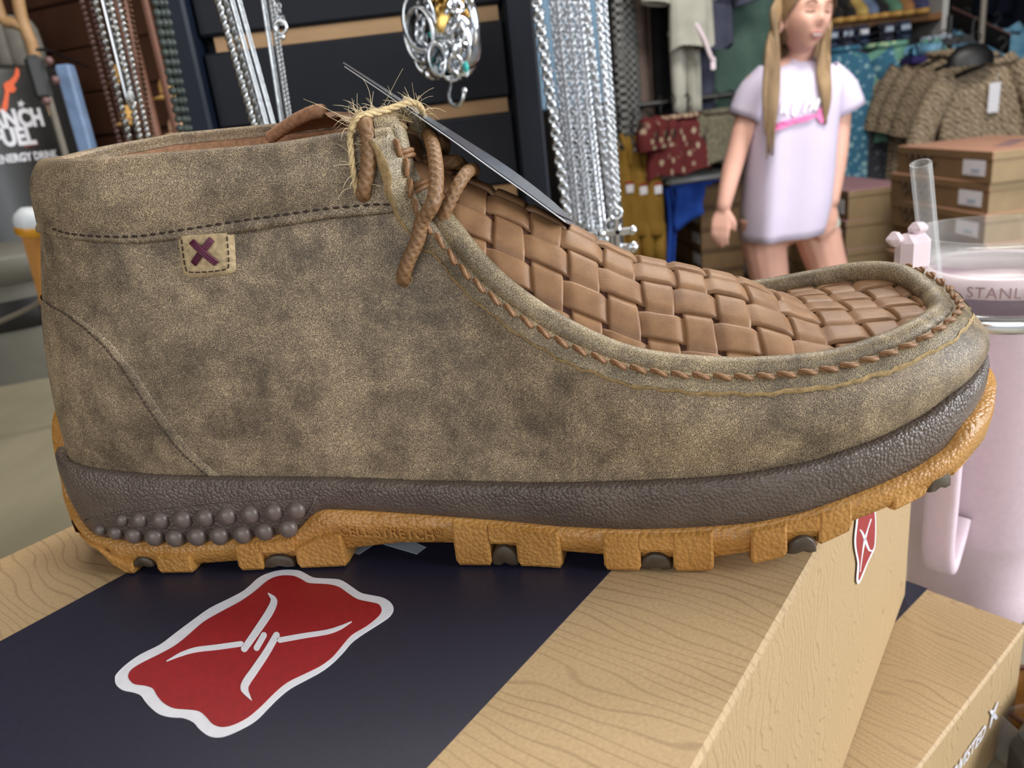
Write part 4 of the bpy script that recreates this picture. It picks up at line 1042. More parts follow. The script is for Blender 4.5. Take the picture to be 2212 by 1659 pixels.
drop = at(282, 207, .835); tag(mk('pearl_pendant', np.array(V0) * np.array([.0035, .0035, .0052]), [f[::-1] for f in F0], MAT['pearl'], loc=drop), 'white oval stone pendant hanging among the left silver necklaces', 'pendant')
# brown strap / post and small hat shaped ornaments on the partition
st0, st1 = at(254, -60, 1.55), at(327, 330, 1.55)
tag(MB().box(((st0[0] + st1[0]) / 2, 1.55, (st0[2] + st1[2]) / 2 - .3), (.030, .02, st0[2] - st1[2] + .75), bev=.005).build('strap', MAT['strap']), 'broad brown leather strap hanging before the dark plank partition', 'strap')
st0, st1 = at(318, -60, 1.6), at(372, 330, 1.6)
tag(MB().box(((st0[0] + st1[0]) / 2, 1.6, (st0[2] + st1[2]) / 2 - .3), (.012, .012, st0[2] - st1[2] + .75), bev=.003).build('cord', MAT['strap']), 'thin brown leather cord hanging right of the broad brown strap', 'cord')
for i, (x, y, s, lb) in enumerate(((268, 172, 1.0, 'tan hat-shaped ornament, upper one behind the silver bead necklaces'), (280, 262, 1.05, 'tan hat-shaped ornament, lower one behind the silver bead necklaces'), (366, 205, 1.05, 'tan hat-shaped ornament behind the grey-green beads, upper one'), (383, 285, .9, 'pinkish hat-shaped ornament at the shoe collar, behind grey-green beads'))):
    c = at(x, y, 1.72); V, F = lathe([(1e-5, .030), (.012, .029), (.016, .020), (.017, 0), (.030, -.003), (.032, -.006), (.017, -.008), (1e-5, -.008)], 16); h = empty('hat_ornament', c, 0, lb, 'ornament')
    mk('crown', np.array(V) * s, [f[::-1] for f in F], MAT['hat'] if i < 3 else MAT['hat2'], h); MB().tube([np.array([.0175 * math.cos(a), .0175 * math.sin(a), .003]) * s for a in np.linspace(0, 2 * np.pi, 14)[:-1]], .0015, 5, closed=True).build('hat_band', MAT['strap'], h)
    MB().tube([(0, 0, .02), (0, .10, .03)], .002, 5).build('peg', MAT['strap'], h)
# ---------------------------------------------------------------- bracelets on a J hook
BC = at(955, 60, .70)
hk = empty('j_hook', at(975, 120, .705), 0, 'chrome J hook sticking out of the rack and holding the bracelets', 'hook')
hp = [at(x, y, d) for x, y, d in ((965, 40, .80), (966, 60, .74), (972, 130, .715), (974, 175, .70), (969, 205, .69), (975, 224, .685), (990, 228, .682), (999, 214, .68), (1003, 196, .68))]
MB().tube(catmull(np.array(hp) - np.array(hk.location), 6), .0017, 8).build('hook_rod', MAT['silver'], hk, smooth=True)
V, F = lathe([(1e-5, -1), (.7, -.7), (1, 0), (.7, .7), (1e-5, 1)], 10); mk('hook_tip', np.array(V) * .0028 + (np.array(hp[-1]) - np.array(hk.location)), [f[::-1] for f in F], MAT['silver'], hk)
BR = [(905, 45, 62, 14, 'silver', 'plain'), (915, 75, 60, -20, 'oldsilver', 'cuff'), (935, 62, 66, 40, 'silver', 'link'), (960, 55, 60, 75, 'gold', 'cuff'), (985, 60, 58, 100, 'silver', 'link'), (1005, 50, 64, 130, 'silver', 'plain'), (930, 105, 52, 25, 'silver', 'link'), (955, 110, 48, 60, 'oldsilver', 'cuff'), (980, 108, 50, 95, 'silver', 'link'), (1000, 90, 54, 150, 'silver', 'cuff'), (945, 20, 66, 10, 'black', 'cuff'), (975, 10, 66, 50, 'gold', 'link'), (940, 128, 34, 15, 'silver', 'cuff'), (968, 132, 36, 80, 'silver', 'link'), (992, 126, 34, 120, 'silver', 'cuff'), (915, 120, 34, -10, 'silver', 'plain')]
for i, (x, y, rp, ang, mt, kd) in enumerate(BR):
    c = at(x, y + 2, .685 + .006 * (i % 4)); R = rp / FPX * .69 * .80; b = empty('bracelet', c, math.radians(ang), None, 'bracelet')
    nm = {'silver': 'bright silver', 'oldsilver': 'tarnished silver', 'gold': 'gold', 'black': 'black'}[mt]; kd2 = {'plain': 'bangle', 'cuff': 'broad cuff', 'link': 'chunky link bracelet'}[kd]
    pos = ['upper left', 'left edge', 'left of centre', 'upper middle', 'right of centre', 'right edge', 'lower left', 'lower middle', 'lower right', 'far right', 'top left', 'top middle', 'bottom left', 'bottom middle', 'bottom right', 'far lower left'][i]
    b['label'] = '%s %s, %s of the hook cluster' % (nm, kd2, pos); b['group'] = 'bracelets on the J hook'
    if kd == 'link':
        a = np.linspace(0, 2 * np.pi, 40); P = np.stack([R * np.cos(a) * .55, R * .25 * np.sin(2 * a) * .2, R * np.sin(a)], 1); m = chain_mesh(P, .0088, .0056, .0022, 1.2)
        tag(m.build('band', MAT[mt], b, smooth=True), kind='stuff')
    else:
        wd = .0045 if kd == 'plain' else .012; prof = []
        V = []; n = 30
        for k in range(n):
            a = 2 * np.pi * k / n
            for dr, dy in ((0, -wd), (.0026, -wd * .6), (.0034, 0), (.0026, wd * .6), (0, wd), (-.0012, 0)): V.append(((R + dr) * math.cos(a) * .6, dy, (R + dr) * math.sin(a)))
        mk('band', V, [f[::-1] for f in gridf(n, 6, True, True)], MAT[mt], b)
    if i in (3, 6, 7, 8, 10):
        for q in range(3):
            a = -1.2 - q * .5; V, F = lathe([(1e-5, -1), (.7, -.7), (1, 0), (.7, .7), (1e-5, 1)], 10)
            mk('stone', np.array(V) * np.array([.0034, .0026, .0046]) + np.array([R * math.cos(a) * .6, -.008, R * math.sin(a)]), [f[::-1] for f in F], MAT['turq'] if q != 1 else MAT['pearl'], b)
# ---------------------------------------------------------------- left background
DC = 1.55
cR, cC = at(116, 260, DC + .16), None
Rb = .30; cc = at(121, 262, DC + .2); bx_, by_ = cc[0] - Rb * math.cos(math.radians(8)), DC + .26
ztop = at(40, 118, DC)[2]; zbot = TABLEZ * 0
can = empty('beverage_cooler', (bx_, by_, 0), 0, 'black barrel cooler lettered RANCH FUEL ENERGY DRINK with orange longhorn mark', 'cooler')
V, F = lathe([(1e-5, .02), (Rb * .94, .02), (Rb * .96, .05), (Rb, .08), (Rb, ztop - .012), (Rb * .985, ztop), (Rb * .95, ztop + .004), (Rb * .93, ztop - .02), (1e-5, ztop - .02)], 64); mk('barrel', V, [f[::-1] for f in F], MAT['cooler'], can)
def on_can(px, py, o=.0012):
    r = ray(px, py); d = CAM[:2] - np.array([bx_, by_]); a = r[:2] @ r[:2]; b = 2 * d @ r[:2]; c = d @ d - (Rb + o) ** 2; t = (-b - math.sqrt(max(0, b * b - 4 * a * c))) / (2 * a)
    P_ = CAM + r * t; return P_ - np.array([bx_, by_, 0])
p_ref = on_can(90, 270); ang0 = math.atan2(p_ref[1], p_ref[0])
def can_text(name, body, size, right_px, base_py, mat, bold=.0):
    V, F = text_mesh(body, size, .0006, bold, 1.02); p = on_can(right_px, base_py); a1 = math.atan2(p[1], p[0]); w = V[:, 0].max(); out = []
    for x, y, z in V: a = a1 - (w - x) * .84 / Rb; r = Rb + .0012 + z; out.append((r * math.cos(a), r * math.sin(a), p[2] + y))
    mk(name, out, F, MAT[mat], can, smooth=False)
can_text('wordmark', 'RANCH', .046, 96, 270, 'white_print', .0022)
can_text('wordmark', 'FUEL', .046, 80, 309, 'white_print', .0022)
can_text('wordmark', 'ENERGY DRINK', .0215, 126, 340, 'white_print', .0008)
def can_poly(name, pts, mat):
    V, F = prism([(p[0], -p[1]) for p in pts][::-1] if sum(pts[i][0] * pts[(i + 1) % len(pts)][1] - pts[(i + 1) % len(pts)][0] * pts[i][1] for i in range(len(pts))) < 0 else [(p[0], -p[1]) for p in pts], 0, 1)
    mk(name, [on_can(x, -y, .0010 + .0008 * z) for x, y, z in V], F, MAT[mat], can, smooth=False)
c5 = lambda L: [(x / 5.53, y / 5.53) for x, y in L]
can_poly('longhorn_mark', c5([(195,800),(228,840),(232,900),(205,960),(165,1010),(195,1065),(160,1110),(115,1100),(100,1180),(95,1280),(70,1335),(40,1330),(20,1270),(45,1180),(60,1090),(40,1015),(60,985),(120,955),(165,905)]), 'orange_print')
can_poly('longhorn_mark', c5([(-40,1240),(-5,1280),(15,1330),(-10,1350),(-60,1300)]), 'orange_print')
can_poly('star_mark', c5([(250 + (52 if k % 2 == 0 else 22) * math.sin(k * math.pi / 5 + .1), 1240 - (52 if k % 2 == 0 else 22) * math.cos(k * math.pi / 5 + .1)) for k in range(10)]), 'white_print')
can_poly('red_band', [(-160, 336), (-160, 330), (60, 313), (84, 308), (84, 312), (60, 319)], 'red_band')
# things beside the cooler
q = at(95, 160, 1.5); kn = empty('hanging_trinket', q, .3, 'dark metal trinket with pale knobs at the right of the black cooler', 'trinket')
MB().box((-.010, 0, -.005), (.030, .02, .075), bev=.008).build('plate', MAT['darkgrey'], kn)
for dx, dz in ((.018, .02), (.020, -.012), (-.01, -.045)): V, F = lathe([(1e-5, -1), (.7, -.7), (1, 0), (.7, .7), (1e-5, 1)], 8); mk('knob', np.array(V) * .008 + np.array([dx * .8, -.004, dz]), [f[::-1] for f in F], MAT['mauvebead'], kn)
MB().tube([(0, 0, .04), (.002, .1, .05), (.004, .55, .06)], .003, 6).build('hanger_rod', MAT['black'], kn)
a, b = at(98, 185, 1.5), at(140, 330, 1.5); tag(MB().tube([a, b, b + np.array([0, 0, -.62])], .006, 8).build('display_rod', MAT['greyrod']), 'thin grey upright rod right of the black cooler', 'rod')
a, b = at(118, 190, 1.6), at(158, 330, 1.6)
tag(MB().box(((a[0] + b[0]) / 2 + .02, 1.62, (a[2] + b[2]) / 2 - .02), (.028, .028, a[2] - b[2] + .12), bev=.004).build('blue_tube', MAT['bluetube'], None), 'pale blue upright carton between the cooler and the plank partition', 'carton')
fr = empty('display_stand', at(30, 60, 1.75), 0, 'beige wooden forked display stand behind the black cooler, top left', 'display stand'); f0 = np.array(fr.location)
MB().tube(catmull([at(30, -60, 1.75) - f0, at(45, 30, 1.75) - f0, at(60, 75, 1.75) - f0, at(74, 118, 1.75) - f0, at(120, 330, 1.75) - f0], 5), .012, 8).build('stem', MAT['groove'], fr, smooth=True)
MB().tube(catmull([at(-25, -60, 1.75) - f0, at(-5, 10, 1.75) - f0, at(8, 44, 1.75) - f0, at(30, 50, 1.75) - f0, at(56, 62, 1.75) - f0], 5), .011, 8).build('branch', MAT['groove'], fr, smooth=True)
q = at(38, 100, 1.95); gl = empty('folded_gloves', q, .2, 'grey folded gloves hanging behind the beige forked stand', 'gloves')
for dx, h_ in ((-.035, .13), (0, .11), (.03, .09)): V, F = lathe([(1e-5, -.5), (.02, -.46), (.024, -.1), (.021, .3), (.012, .48), (1e-5, .5)], 10); mk('finger', np.array(V) * np.array([1, .6, h_ * 1.2]) + np.array([dx, 0, 0]), [f[::-1] for f in F], MAT['greycloth'], gl)
a = at(0, 110, 1.9); tag(MB().box((a[0] - .03, 1.9, a[2]), (.03, .03, .12), bev=.006).build('red_pouch', MAT['red_print'], None), 'small red pouch at the left edge above the black cooler', 'pouch')
# grey tub, wooden peg, cord
tbx = at(30, 560, 1.30); tbx = at(26, 560, 1.37); tub = empty('grey_tub', (tbx[0] - .03, 1.375, 0), 0, 'grey plastic tub with lid, left of the shoe heel', 'tub')
zt = at(30, 548, 1.25)[2]
V, F = lathe([(1e-5, .01), (.115, .01), (.118, .03), (.130, zt - .03), (.130, zt - .028)], 40); mk('body', V, [f[::-1] for f in F], MAT['greytub'], tub)
V, F = lathe([(.129, zt - .05), (.136, zt - .05), (.137, zt - .012), (.133, zt - .004), (.05, zt + .006), (1e-5, zt + .007)], 40); mk('lid', V, [f[::-1] for f in F], MAT['greytub'], tub)
for dz in (.10,): V, F = lathe([(.1292, zt - dz - .026), (.1315, zt - dz - .024), (.1325, zt - dz), (.1315, zt - dz + .024)], 40); mk('dark_band', V, [f[::-1] for f in F], MAT['black'], tub)
a, b = at(64, 447, 1.02), at(93, 662, 1.02); ax = np.array(a) - np.array(b); Lp = np.linalg.norm(ax)
pg = empty('tap_handle', b, 0, 'tapered amber wooden tap handle with white cap, left of the shoe heel', 'handle')
rp = lambda px: px / FPX * 1.02 / 2
prof = [(rp(7), 0), (rp(12), Lp * .05), (rp(34), Lp * .45), (rp(50), Lp * .715)]; V1, F1 = lathe([(1e-5, 0)] + prof, 6)
rot = Vector((0, 0, 1)).rotation_difference(Vector(ax)).to_matrix()
rt = lambda V: [tuple(rot @ Vector(v)) for v in V]
mk('shaft', rt(V1), [f[::-1] for f in F1], MAT['amberwood'], pg, smooth=False)
V1, F1 = lathe([(rp(50), Lp * .715), (rp(66), Lp * .74), (rp(68), Lp * .79), (rp(66), Lp * .81)], 16); mk('amber_band', rt(V1), [f[::-1] for f in F1], MAT['amber'], pg)
V1, F1 = lathe([(rp(66), Lp * .81), (rp(68), Lp * .88), (rp(60), Lp * .93), (rp(34), Lp * .99), (1e-5, Lp)], 16); mk('cap', rt(V1), [f[::-1] for f in F1], MAT['whiteplastic'], pg)
q = at(95, 655, 1.02); MB().tube([(0, 0, .0), (.004, .0, -.1), (.004, .0, TABLEZ - q[2] + .0)], .006, 6).build('stem', MAT['black'], pg)
tag(MB().tube(catmull([at(-40, 712, 1.15), at(10, 690, 1.14), at(50, 672, 1.13), at(85, 650, 1.12), at(120, 600, 1.11), at(180, 580, 1.10)], 6), .0035, 6).build('power_cord', MAT['greyrod'], smooth=True), 'pale grey cord curving behind the shoe heel', 'cord')
q = at(0, 760, 1.5); bag = empty('grey_bag', (q[0] - .24, 1.47, 0), 0, 'tall grey cloth bag standing behind the counter at far left', 'bag')
V = []; n = 28
for i in range(16):
    t = i / 15; z = at(0, 655, 1.47)[2] * t; r = .085 * (1 - .25 * t) * (1 + .1 * math.sin(t * 9))
    for k in range(n): a = 2 * np.pi * k / n; w = 1 + .10 * math.sin(5 * a + 3 * t) + .05 * math.sin(9 * a - 5 * t); V.append((r * w * math.cos(a) * .7, r * w * math.sin(a) * .7, z))
mk('cloth', V, [f[::-1] for f in gridf(16, n, cv=True)], MAT['greycloth'], bag); V, F = torus_vf(.042, .006, 16, 6); mk('drawstring', V @ np.array([[1, 0, 0], [0, 0, 1], [0, 1, 0]]) + np.array([0, 0, at(0, 690, 1.47)[2]]), F, MAT['greyrod'], bag)

# ---------------------------------------------------------------- tumbler
q = at(2190, 640, .405); TX, TY = q[0], .42
dz = lambda py, dep: at(2150, py, dep)[2]
zl0, zl1, zb1, zn = dz(697, .375), dz(508, .405), dz(730, .375), dz(1222, .38)
R0 = .0465
tum = empty('tumbler', (TX, TY, TABLEZ), 0, 'pale pink tumbler with handle, clear lid and straw, right of the shoe', 'tumbler')
h = lambda z: z - TABLEZ
V, F = lathe([(1e-5, .0), (.032, .0), (.0343, .003), (.0355, h(zn) * .4), (.0374, h(zn) - .008), (.0383, h(zn) - .004), (.0390, h(zn)), (.0413, h(zn) + .007), (.0423, h(zn) + .012), (R0, h(zb1) - .012), (R0, h(zb1))], 64); mk('cup_body', V, [f[::-1] for f in F], MAT['pink'], tum)
V, F = lathe([(R0, h(zb1)), (R0 + .0006, h(zb1) + .001), (R0 + .0004, h(zl0)), (R0 - .003, h(zl0) + .001)], 64); mk('steel_rim', V, [f[::-1] for f in F], MAT['silver'], tum)
V, F = lathe([(R0 - .004, h(zl0)), (R0 + .001, h(zl0)), (R0 + .0015, h(zl0) + .008), (R0 - .001, h(zl0) + .010), (R0 - .0005, h(zl1) - .004), (R0, h(zl1)), (R0 - .002, h(zl1)), (R0 - .003, h(zl1) - .014), (1e-5, h(zl1) - .014)], 64); mk('lid', V, [f[::-1] for f in F], MAT['clear'], tum)
V, F = lathe([(R0 - .012, h(zl1) - .020), (R0 - .0035, h(zl1) - .020), (R0 - .0035, h(zl1) - .030), (1e-5, h(zl1) - .030)], 48); mk('lid_disc', V, [f[::-1] for f in F], MAT['pinkclear'], tum)
V, F = text_mesh('STANLEY', .0085, .0002, 0, 1.1); a0 = math.radians(218)
mk('lid_wording', [((R0 - .003) * math.cos(a0 + x / R0), (R0 - .003) * math.sin(a0 + x / R0), h(zl1) - .029 + y) for x, y, z in V], F, MAT['pinkdark'], tum, smooth=False)
hu, hl = -2.15, None
hd = np.array([-.72, -.69, 0]); hd /= np.linalg.norm(hd)
pth = catmull([hd * R0 + np.array([0, 0, h(zb1) - .02]), hd * (R0 + .020) + np.array([0, 0, h(zb1) - .014]), hd * (R0 + .0265) + np.array([0, 0, h(zb1) - .030]), hd * (R0 + .0265) + np.array([0, 0, h(zn) + .06]), hd * (R0 + .0265) + np.array([0, 0, h(zn) + .024]), hd * (R0 + .018) + np.array([0, 0, h(zn) + .008]), hd * (R0 + .006) + np.array([0, 0, h(zn) + .018]), hd * (R0 - .003) + np.array([0, 0, h(zn) + .030])], 6)
T, N, B = frames(pth); side = np.array([-hd[1], hd[0], 0]); V = []
for i in range(len(pth)):
    nn = np.cross(T[i], side)
    for a in np.linspace(0, 2 * np.pi, 17)[:-1]: V.append(pth[i] + side * .0085 * np.sign(math.cos(a)) * abs(math.cos(a)) ** .7 + nn * .0048 * np.sign(math.sin(a)) * abs(math.sin(a)) ** .7)
mk('handle', V, gridf(len(pth), 16, cv=True), MAT['pink'], tum)
s0, s1 = at(1989, 352, .372) - np.array(tum.location), at(2012, 590, .385) - np.array(tum.location); sd = s1 - s0; s2 = s0 + sd * 1.25
Pst = resample(np.array([s0, s2]), 12); T, N, B = frames(Pst); V = []
for r in (.0048, .0038):
    for i in range(12):
        for a in np.linspace(0, 2 * np.pi, 17)[:-1]: V.append(Pst[i] + r * (math.cos(a) * N[i] + math.sin(a) * B[i]))
F1 = [f[::-1] for f in gridf(12, 16, cv=True)]; F2 = [tuple(i + 192 for i in f[::-1]) for f in F1]; F3 = [(j, (j + 1) % 16, 192 + (j + 1) % 16, 192 + j) for j in range(16)] + [(176 + (j + 1) % 16, 176 + j, 368 + j, 368 + (j + 1) % 16) for j in range(16)]
mk('straw', V, F1 + F2 + F3, MAT['clear'], tum)
q = at(1972, 530, .370) - np.array(tum.location)
mb = MB().box(q + np.array([0, 0, -.004]), (.017, .012, .020), .2, bev=.004).box(q + np.array([-.009, 0, .004]), (.008, .009, .007), .2, bev=.003).box(q + np.array([.002, 0, .008]), (.009, .008, .006), .2, bev=.0025)
mb.build('spout_stopper', MAT['pinkclear'], tum)
# things at the bottom right corner
q = onz(2188, 1668, TABLEZ); ac = empty('acrylic_holder', (q[0], q[1], TABLEZ), .15, 'clear acrylic sign holder at the bottom right corner', 'sign holder')
zt = at(2173, 1584, q[1])[2] - TABLEZ
MB().box((.0, 0, zt / 2), (.0025, .03, zt), bev=.0004).build('panel', MAT['clear'], ac); MB().box((.03, .016, zt * .45), (.06, .0025, zt * .9), bev=.0004).build('panel', MAT['clear'], ac)
q2 = onz(2275, 1690, TABLEZ); tr = empty('grey_caddy', (q2[0] + .03, q2[1] + .0, TABLEZ), math.degrees(YB2) * 0 + YB2, 'dark grey counter caddy right of the lower shoe box', 'caddy')
MB().box((0, 0, .015), (.09, .07, .03), bev=.008).build('body', MAT['darkgrey'], tr); MB().box((0, 0, .032), (.084, .064, .008), bev=.003).build('lid', MAT['darkgrey'], tr)
q3 = onz(2262, 1580, TABLEZ); bw = empty('wooden_bowl', (q3[0], q3[1], TABLEZ), 0, 'small brown wooden bowl at the right edge behind the dark caddy', 'bowl')
V, F = lathe([(1e-5, .0), (.014, .0), (.022, .008), (.026, .02), (.0245, .02), (.020, .009), (1e-5, .004)], 32); mk('bowl', V, [f[::-1] for f in F], MAT['amberwood'], bw); V, F = torus_vf(.0253, .0015, 32, 6); mk('rim', V @ np.array([[1, 0, 0], [0, 0, 1], [0, 1, 0]]) + np.array([0, 0, .02]), F, MAT['strap'], bw)
# ---------------------------------------------------------------- clothes on the rails
def cloth_mat(name, kind, c1, c2, sc=30.0, c3=None):
    m = Mat(name, .85, .2); fine = m.noise(180, 3)
    if kind == 'plain': col = m.ramp(m.noise(sc, 4), [(.3, lin(c1)), (.7, lin(c2))])
    elif kind == 'floral':
        v = m.voro(sc); f = m.ramp(m.math('ADD', v, m.math('MULTIPLY', m.noise(sc * 2.2, 3), .5)), [(.46, (1, 1, 1)), (.60, (0, 0, 0))]); col = m.mix(f, lin(c1), lin(c2))
        if c3: col = m.mix(m.ramp(m.voro(sc * .45), [(.16, (1, 1, 1)), (.24, (0, 0, 0))]), col, lin(c3))
    elif kind == 'check':
        ck = m.n('ShaderNodeTexChecker', _Scale=sc); m.l(m.coord((1, 1, 1), (0, .0, 0)), ck.inputs['Vector']); col = m.mix(ck.outputs['Fac'], lin(c1), lin(c2))
    elif kind == 'zigzag':
        w = m.n('ShaderNodeTexWave', wave_type='BANDS', bands_direction='DIAGONAL', _Scale=sc, _Distortion=6.0, _Detail=1.0, _Detail_Scale=2.0); m.l(m.tc.outputs['Object'], w.inputs['Vector']); col = m.mix(m.ramp(w.outputs['Fac'], [(.35, (0, 0, 0)), (.65, (1, 1, 1))]), lin(c1), lin(c2))
    m.base(m.mix(m.math('MULTIPLY', fine, .25), col, lin([x * .6 for x in c1]))); return m.m
CM = {'tan': cloth_mat('tan_patterned_cloth', 'zigzag', (116, 100, 82), (176, 158, 134), 26), 'blue': cloth_mat('blue_floral_cloth', 'floral', (62, 112, 140), (142, 180, 194), 34, (150, 186, 190)),
      'mint': cloth_mat('mint_floral_cloth', 'floral', (112, 164, 146), (190, 214, 172), 26), 'charcoal': cloth_mat('charcoal_speckled_cloth', 'floral', (56, 58, 64), (110, 112, 116), 50),
      'sky': cloth_mat('sky_blue_cloth', 'plain', (86, 144, 182), (140, 188, 214), 14), 'pale': cloth_mat('pale_paisley_cloth', 'floral', (150, 160, 172), (206, 196, 184), 30),
      'hound': cloth_mat('houndstooth_cloth', 'check', (26, 26, 28), (150, 150, 148), 60), 'taupe': cloth_mat('taupe_cloth', 'plain', (98, 82, 76), (124, 106, 98), 12), 'black': cloth_mat('black_cloth', 'plain', (20, 20, 22), (34, 32, 34), 10),
      'white': cloth_mat('off_white_cloth', 'plain', (176, 174, 162), (206, 204, 192), 8), 'beige': cloth_mat('beige_cloth', 'plain', (150, 136, 126), (176, 160, 148), 8), 'slate': cloth_mat('slate_blue_cloth', 'plain', (64, 66, 84), (84, 86, 104), 10),
      'teal': cloth_mat('teal_green_cloth', 'plain', (62, 84, 78), (88, 112, 102), 8), 'dteal': cloth_mat('dark_teal_cloth', 'plain', (22, 40, 38), (34, 56, 52), 8), 'navy': cloth_mat('navy_cloth', 'plain', (14, 18, 34), (24, 28, 48), 8),
      'mustard': cloth_mat('mustard_canvas', 'plain', (132, 100, 40), (160, 126, 56), 12), 'redprint': cloth_mat('red_and_cream_print', 'floral', (104, 44, 46), (190, 172, 146), 22, (60, 48, 40)), 'fuzzy': cloth_mat('olive_fleece', 'plain', (92, 88, 74), (132, 126, 106), 60),
      'royal': cloth_mat('royal_blue_cloth', 'plain', (30, 64, 148), (44, 84, 176), 10), 'denim': cloth_mat('denim', 'plain', (44, 54, 84), (84, 96, 124), 40)}
def shirt(loc, rz, w, h, mat, label, group=None, sleeve=.24, thick=.085, name='shirt', hanger=True, cat='shirt', tagged=False, seed=0):
    rg = random.Random(seed * 31 + 5); root = empty(name, loc, rz, label, cat, group); V = []; n = 28; m = CM[mat]
    lev = [(0, .20, .5), (-.012, .42, .62), (-.03, .72, .8), (-.05, .9, .95), (-.08, .98, 1.0), (-.16, .93, 1.0), (-.3, .92, 1.0), (-.5, .95, 1.05), (-.75, 1.0, 1.1), (-1.0, 1.03, 1.15)]
    ph = [rg.uniform(0, 6) for _ in range(3)]
    for k, (z, sx, sd) in enumerate(lev):
        zz = z * h if k > 4 else z * .55 / .5 * (h / .62)
        for i in range(n):
            a = 2 * np.pi * i / n; f = 1 + min(1, -zz / h * 1.4) * (.16 * math.sin(4 * a + ph[0]) + .10 * math.sin(7 * a + ph[1]) + .05 * math.sin(11 * a + ph[2]))
            V.append((w / 2 * sx * np.sign(math.cos(a)) * abs(math.cos(a)) ** .8, thick / 2 * sd * f * math.sin(a), zz + .01 * math.sin(3 * a + ph[0]) * (k > 7)))
    V.append((0, 0, .004)); F = [f for f in gridf(len(lev), n, cv=True)]; F = [f[::-1] if False else f for f in F]; c = len(V) - 1
    F += [(c, (i + 1) % n, i) for i in range(n)]
    mk('body', V, [f[::-1] for f in F], m, root)
    for s in (-1, 1):
        p0 = np.array([s * w * .40, 0, -.05 * h]); d = np.array([s * .42, -.05, -1.0]); d /= np.linalg.norm(d); P = [p0 + d * sleeve * t + np.array([s * .015 * math.sin(math.pi * t), 0, 0]) for t in np.linspace(0, 1, 8)]
        r = np.interp(np.linspace(0, 1, 8), [0, .3, 1], [thick * .72, thick * .78, thick * .70]); Vs, Fs = tubevf(P, r, 14, caps=False); Vs = np.array(Vs); Vs[:, 1] *= .72
        mk('sleeve', Vs, Fs, m, root)
    Vc, Fc = torus_vf(.058, .013, 18, 6); mk('collar', Vc @ np.array([[1, 0, 0], [0, 0, 1], [0, 1, 0]]) * np.array([1, .62, 1]) + np.array([0, 0, .008]), Fc, m, root)
    if hanger:
        hh = MB(); hh.tube([(-w * .36, 0, -.045 * h), (0, 0, .012), (w * .36, 0, -.045 * h)], .010, 6); hh.tube(catmull([(0, 0, .01), (0, 0, .05), (.018, 0, .075), (.002, 0, .098), (-.016, 0, .085)], 5), .003, 6); hh.build('hanger', MAT['black'], root, smooth=True)
    if tagged:
        tg = MB(); tg.box((-w * .06, -thick * .80, -h * .175), (.040, .002, .115), bev=.0006).build('price_tag', MAT['white_print'], root); MB().tube([(-w * .06, -thick * .78, -h * .10), (-w * .02, -thick * .5, -h * .05)], .001, 4).build('tag_string', MAT['white_print'], root)
    return root
def drape(loc, rz, w, h, mat, label, group=None, thick=.05, name='trousers', cat='trousers', legs=2, seed=0, taper=.9):
    rg = random.Random(seed * 17 + 3); root = empty(name, loc, rz, label, cat, group); m = CM[mat]
    for k in range(legs):
        V = []; n = 20; cx = (k - (legs - 1) / 2) * w / legs; ph = [rg.uniform(0, 6) for _ in range(3)]
        for j in range(10):
            t = j / 9; zz = -h * t
            for i in range(n):
                a = 2 * np.pi * i / n; f = 1 + .18 * math.sin(3 * a + ph[0] + t * 2) + .1 * math.sin(5 * a + ph[1]); sw = (1 - (1 - taper) * t)
                V.append((cx * (1 + .1 * t) + w / legs * .52 * sw * math.cos(a) * (1 + .05 * math.sin(5 * t + ph[2])), thick / 2 * f * math.sin(a), zz))
        F = [f[::-1] for f in gridf(10, n, cv=True)]; F.append(tuple(range(n))[::-1]); F.append(tuple(9 * n + i for i in range(n)))
        mk('trouser_leg' if legs == 2 else 'panel', V, F, m, root)
    MB().box((0, 0, -.018), (w * 1.02, thick * 1.08, .04), bev=.012).build('waistband', m, root, smooth=True)
    hh = MB(); hh.tube([(-w * .4, 0, .01), (w * .4, 0, .01)], .006, 6); hh.tube(catmull([(0, 0, .01), (0, 0, .05), (.018, 0, .075), (.002, 0, .098), (-.016, 0, .085)], 5), .003, 6); hh.build('hanger', MAT['black'], root, smooth=True)
    return root
def rail(name, p0, p1, label, r=.014, post=True):
    p0, p1 = np.array(p0), np.array(p1); root = empty(name, p0, 0, label, 'rail'); MB().tube([(0, 0, 0), p1 - p0], r, 8).build('bar', MAT['black'], root)
    if post:
        for q in (np.zeros(3), p1 - p0): MB().tube([q, (q[0], q[1], -p0[2])], r, 8).build('upright', MAT['black'], root)
    return root
